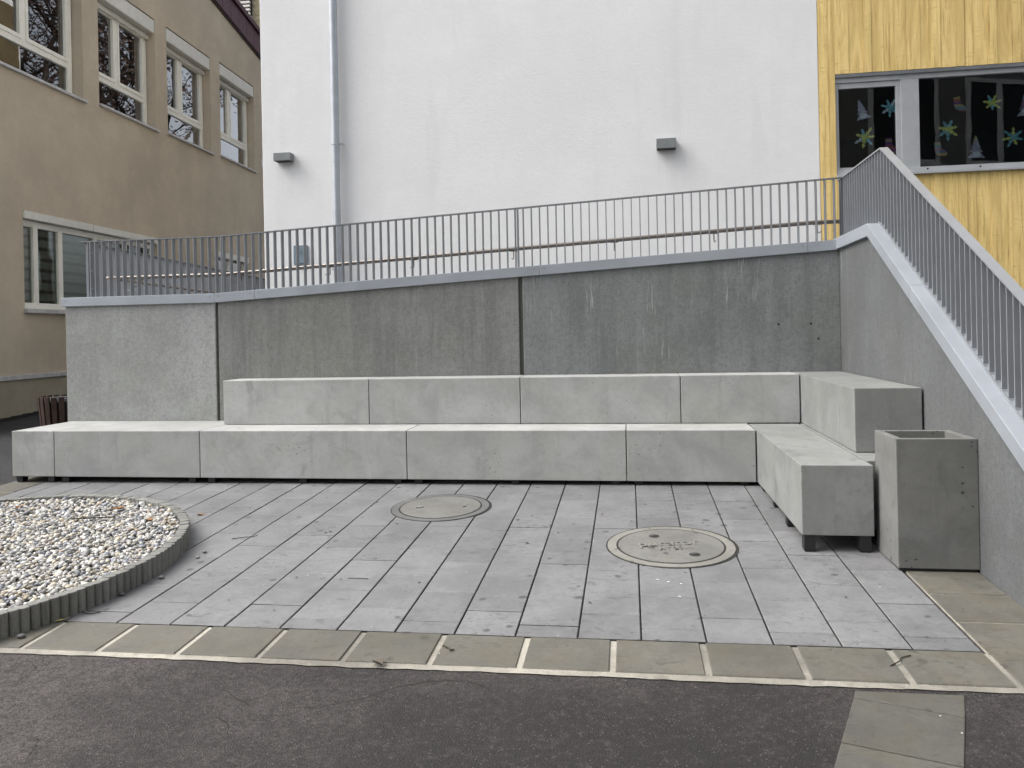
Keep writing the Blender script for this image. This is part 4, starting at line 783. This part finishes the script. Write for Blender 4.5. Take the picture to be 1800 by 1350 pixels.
# ------------------------------------------------------------------ small litter
def leaf(x, y, s, rot, mat, label, dz=0, curl=.35, name='fallen_leaf'):
    z = gz(x, y)+dz+.004; mb = MB(); prof = [(0, -.5), (.25, -.25), (.34, .05), (.2, .32), (0, .55), (-.2, .32), (-.34, .05), (-.25, -.25)]; c, d = math.cos(rot), math.sin(rot)
    P = [(x, y, z)]+[(x+s*(a*c-b*d), y+s*(a*d+b*c), z+s*(curl*abs(a)+.12*random.random())) for a, b in prof]
    mb.poly(P, [(0, 1+i, 1+(i+1) % 8) for i in range(8)]); mb.poly([(p[0], p[1], p[2]-.0015) for p in P], [(0, 1+(i+1) % 8, 1+i) for i in range(8)])
    mb.tube([(x+s*.5*d, y-s*.5*c, z+.004), (x+s*.95*d, y-s*.95*c, z+.008)], .0015, 5); solo(name, mb, M[mat], (x, y, z), label=label, cat='leaf', group='fallen leaves')
leaf(-2.256, -3.425, .075, .9, 'leaf2', 'dark curled leaf lying where the border meets the asphalt', curl=.6)
leaf(-4.55, -1.05, .06, 1.5, 'leaf', 'small brown leaf on the paving beside the pebble bed')
leaf(-5.95, -1.32, .10, .4, 'leaf', 'large brown leaf on the pebbles at the far left', .118); leaf(-5.07, -1.33, .09, 2.1, 'leaf', 'brown leaf on the pebbles near the back rim', .118); leaf(-4.62, -1.62, .085, 1.2, 'leaf', 'golden brown leaf on the pebbles at the right rim', .118)
leaf(-4.165, -3.09, .045, 2.4, 'leaf3', 'small pale yellow leaf at the foot of the palisade ring', curl=.2)
def twig(pts, r, label, dz=0):
    P = [(x, y, gz(x, y)+dz+.004+h) for x, y, h in pts]; mb = MB(); mb.tube(P, r, 6); c = P[0]; solo('twig', mb, M['twig'], c, label=label, cat='twig', group='twigs on the ground')
twig([(-1.995, -3.22, 0), (-1.96, -3.25, .002), (-1.945, -3.275, .004), (-1.93, -3.262, .001)], .004, 'short forked twig on the sandstone border')
twig([(.05, -3.26, 0), (.10, -3.22, .002), (.12, -3.18, .001), (.17, -3.15, 0)], .0028, 'thin dark twig across the border stones at the right')
twig([(-2.80, -2.365, 0), (-2.74, -2.367, .001), (-2.67, -2.368, 0)], .0025, 'thin straight leaf stalk on the middle paving'); twig([(-3.95, -1.65, 0), (-3.87, -1.61, .001), (-3.80, -1.60, .004), (-3.79, -1.57, .006)], .0028, 'bent leaf stalk on the paving right of the pebble bed')
twig([(-4.13, -2.96, 0), (-4.10, -2.985, .001), (-4.05, -2.985, 0), (-4.02, -2.96, 0)], .003, 'curled stalk at the foot of the palisade ring')
twig([(-5.25, -1.62, .0), (-5.1, -1.60, .004), (-4.93, -1.57, .002)], .006, 'dark stick lying on the pebbles', .122); twig([(-5.95, -1.98, 0), (-5.75, -1.95, .004), (-5.6, -1.9, .002)], .006, 'dark stick on the pebbles at the left edge', .122)
for i, (x, y, s, lbl) in enumerate(((-4.06, -2.72, .02, 'stray grey pebble under the palisade ring, nearest the stalk'), (-3.99, -2.44, .02, 'stray brown pebble at the foot of the palisade ring by a joint'), (-4.22, -3.30, .022, 'stray bluish pebble on the border stone'), (-3.985, -1.95, .016, 'stray white pebble beside the right rim of the bed'), (-3.97, -2.06, .015, 'stray dark pebble beside the right rim of the bed'))):
    mb = MB(); mb.poly([(x+v[0]*s, y+v[1]*s*.8, gz(x, y)+s*.5+v[2]*s*.55) for v in iv], [tuple(f) for f in itri]); me_o = solo('pebble', mb, M['edging' if i in (1, 4) else 'ringB' if i == 3 else 'ringA'], (x, y, gz(x, y)), smooth=True, label=lbl, cat='pebble', group='stray pebbles')
q = random.Random(11)
for i in range(26):
    x, y = q.uniform(-3.6, .4), q.uniform(-2.95, -.6); s = q.uniform(.006, .011); mb = MB(); a = q.uniform(0, 6)
    mb.poly([(x+s*math.cos(a+k_*1.57)*(1 if k_ % 2 else 1.7), y+s*math.sin(a+k_*1.57)*(1 if k_ % 2 else 1.7), gz(x, y)+.003+q.uniform(0, .004)) for k_ in range(4)]+[(x, y, gz(x, y)+.009)], [(0, 1, 4), (1, 2, 4), (2, 3, 4), (3, 0, 4)])
    solo('debris_crumb', mb, M['leaf2'], (x, y, gz(x, y)), label='tiny dark crumb of leaf on the grey paving', cat='debris', group='dark crumbs on the paving')
for i, (x, y) in enumerate(((-.87, -2.30), (-.80, -2.33), (-.93, -2.27), (-.82, -2.52))):
    s = .008; mb = MB(); mb.hexa([(x-s, y-s*.6, gz(x, y)+.001), (x+s, y-s*.5, gz(x, y)+.001), (x+s*.8, y+s*.6, gz(x, y)+.001), (x-s*.7, y+s*.5, gz(x, y)+.001), (x-s, y-s*.6, gz(x, y)+.003), (x+s, y-s*.5, gz(x, y)+.004), (x+s*.8, y+s*.6, gz(x, y)+.003), (x-s*.7, y+s*.5, gz(x, y)+.003)])
    solo('paper_scrap', mb, M['paper'], (x, y, gz(x, y)), label='tiny white paper scrap on the slab below the lettered manhole', cat='debris', group='white paper scraps')
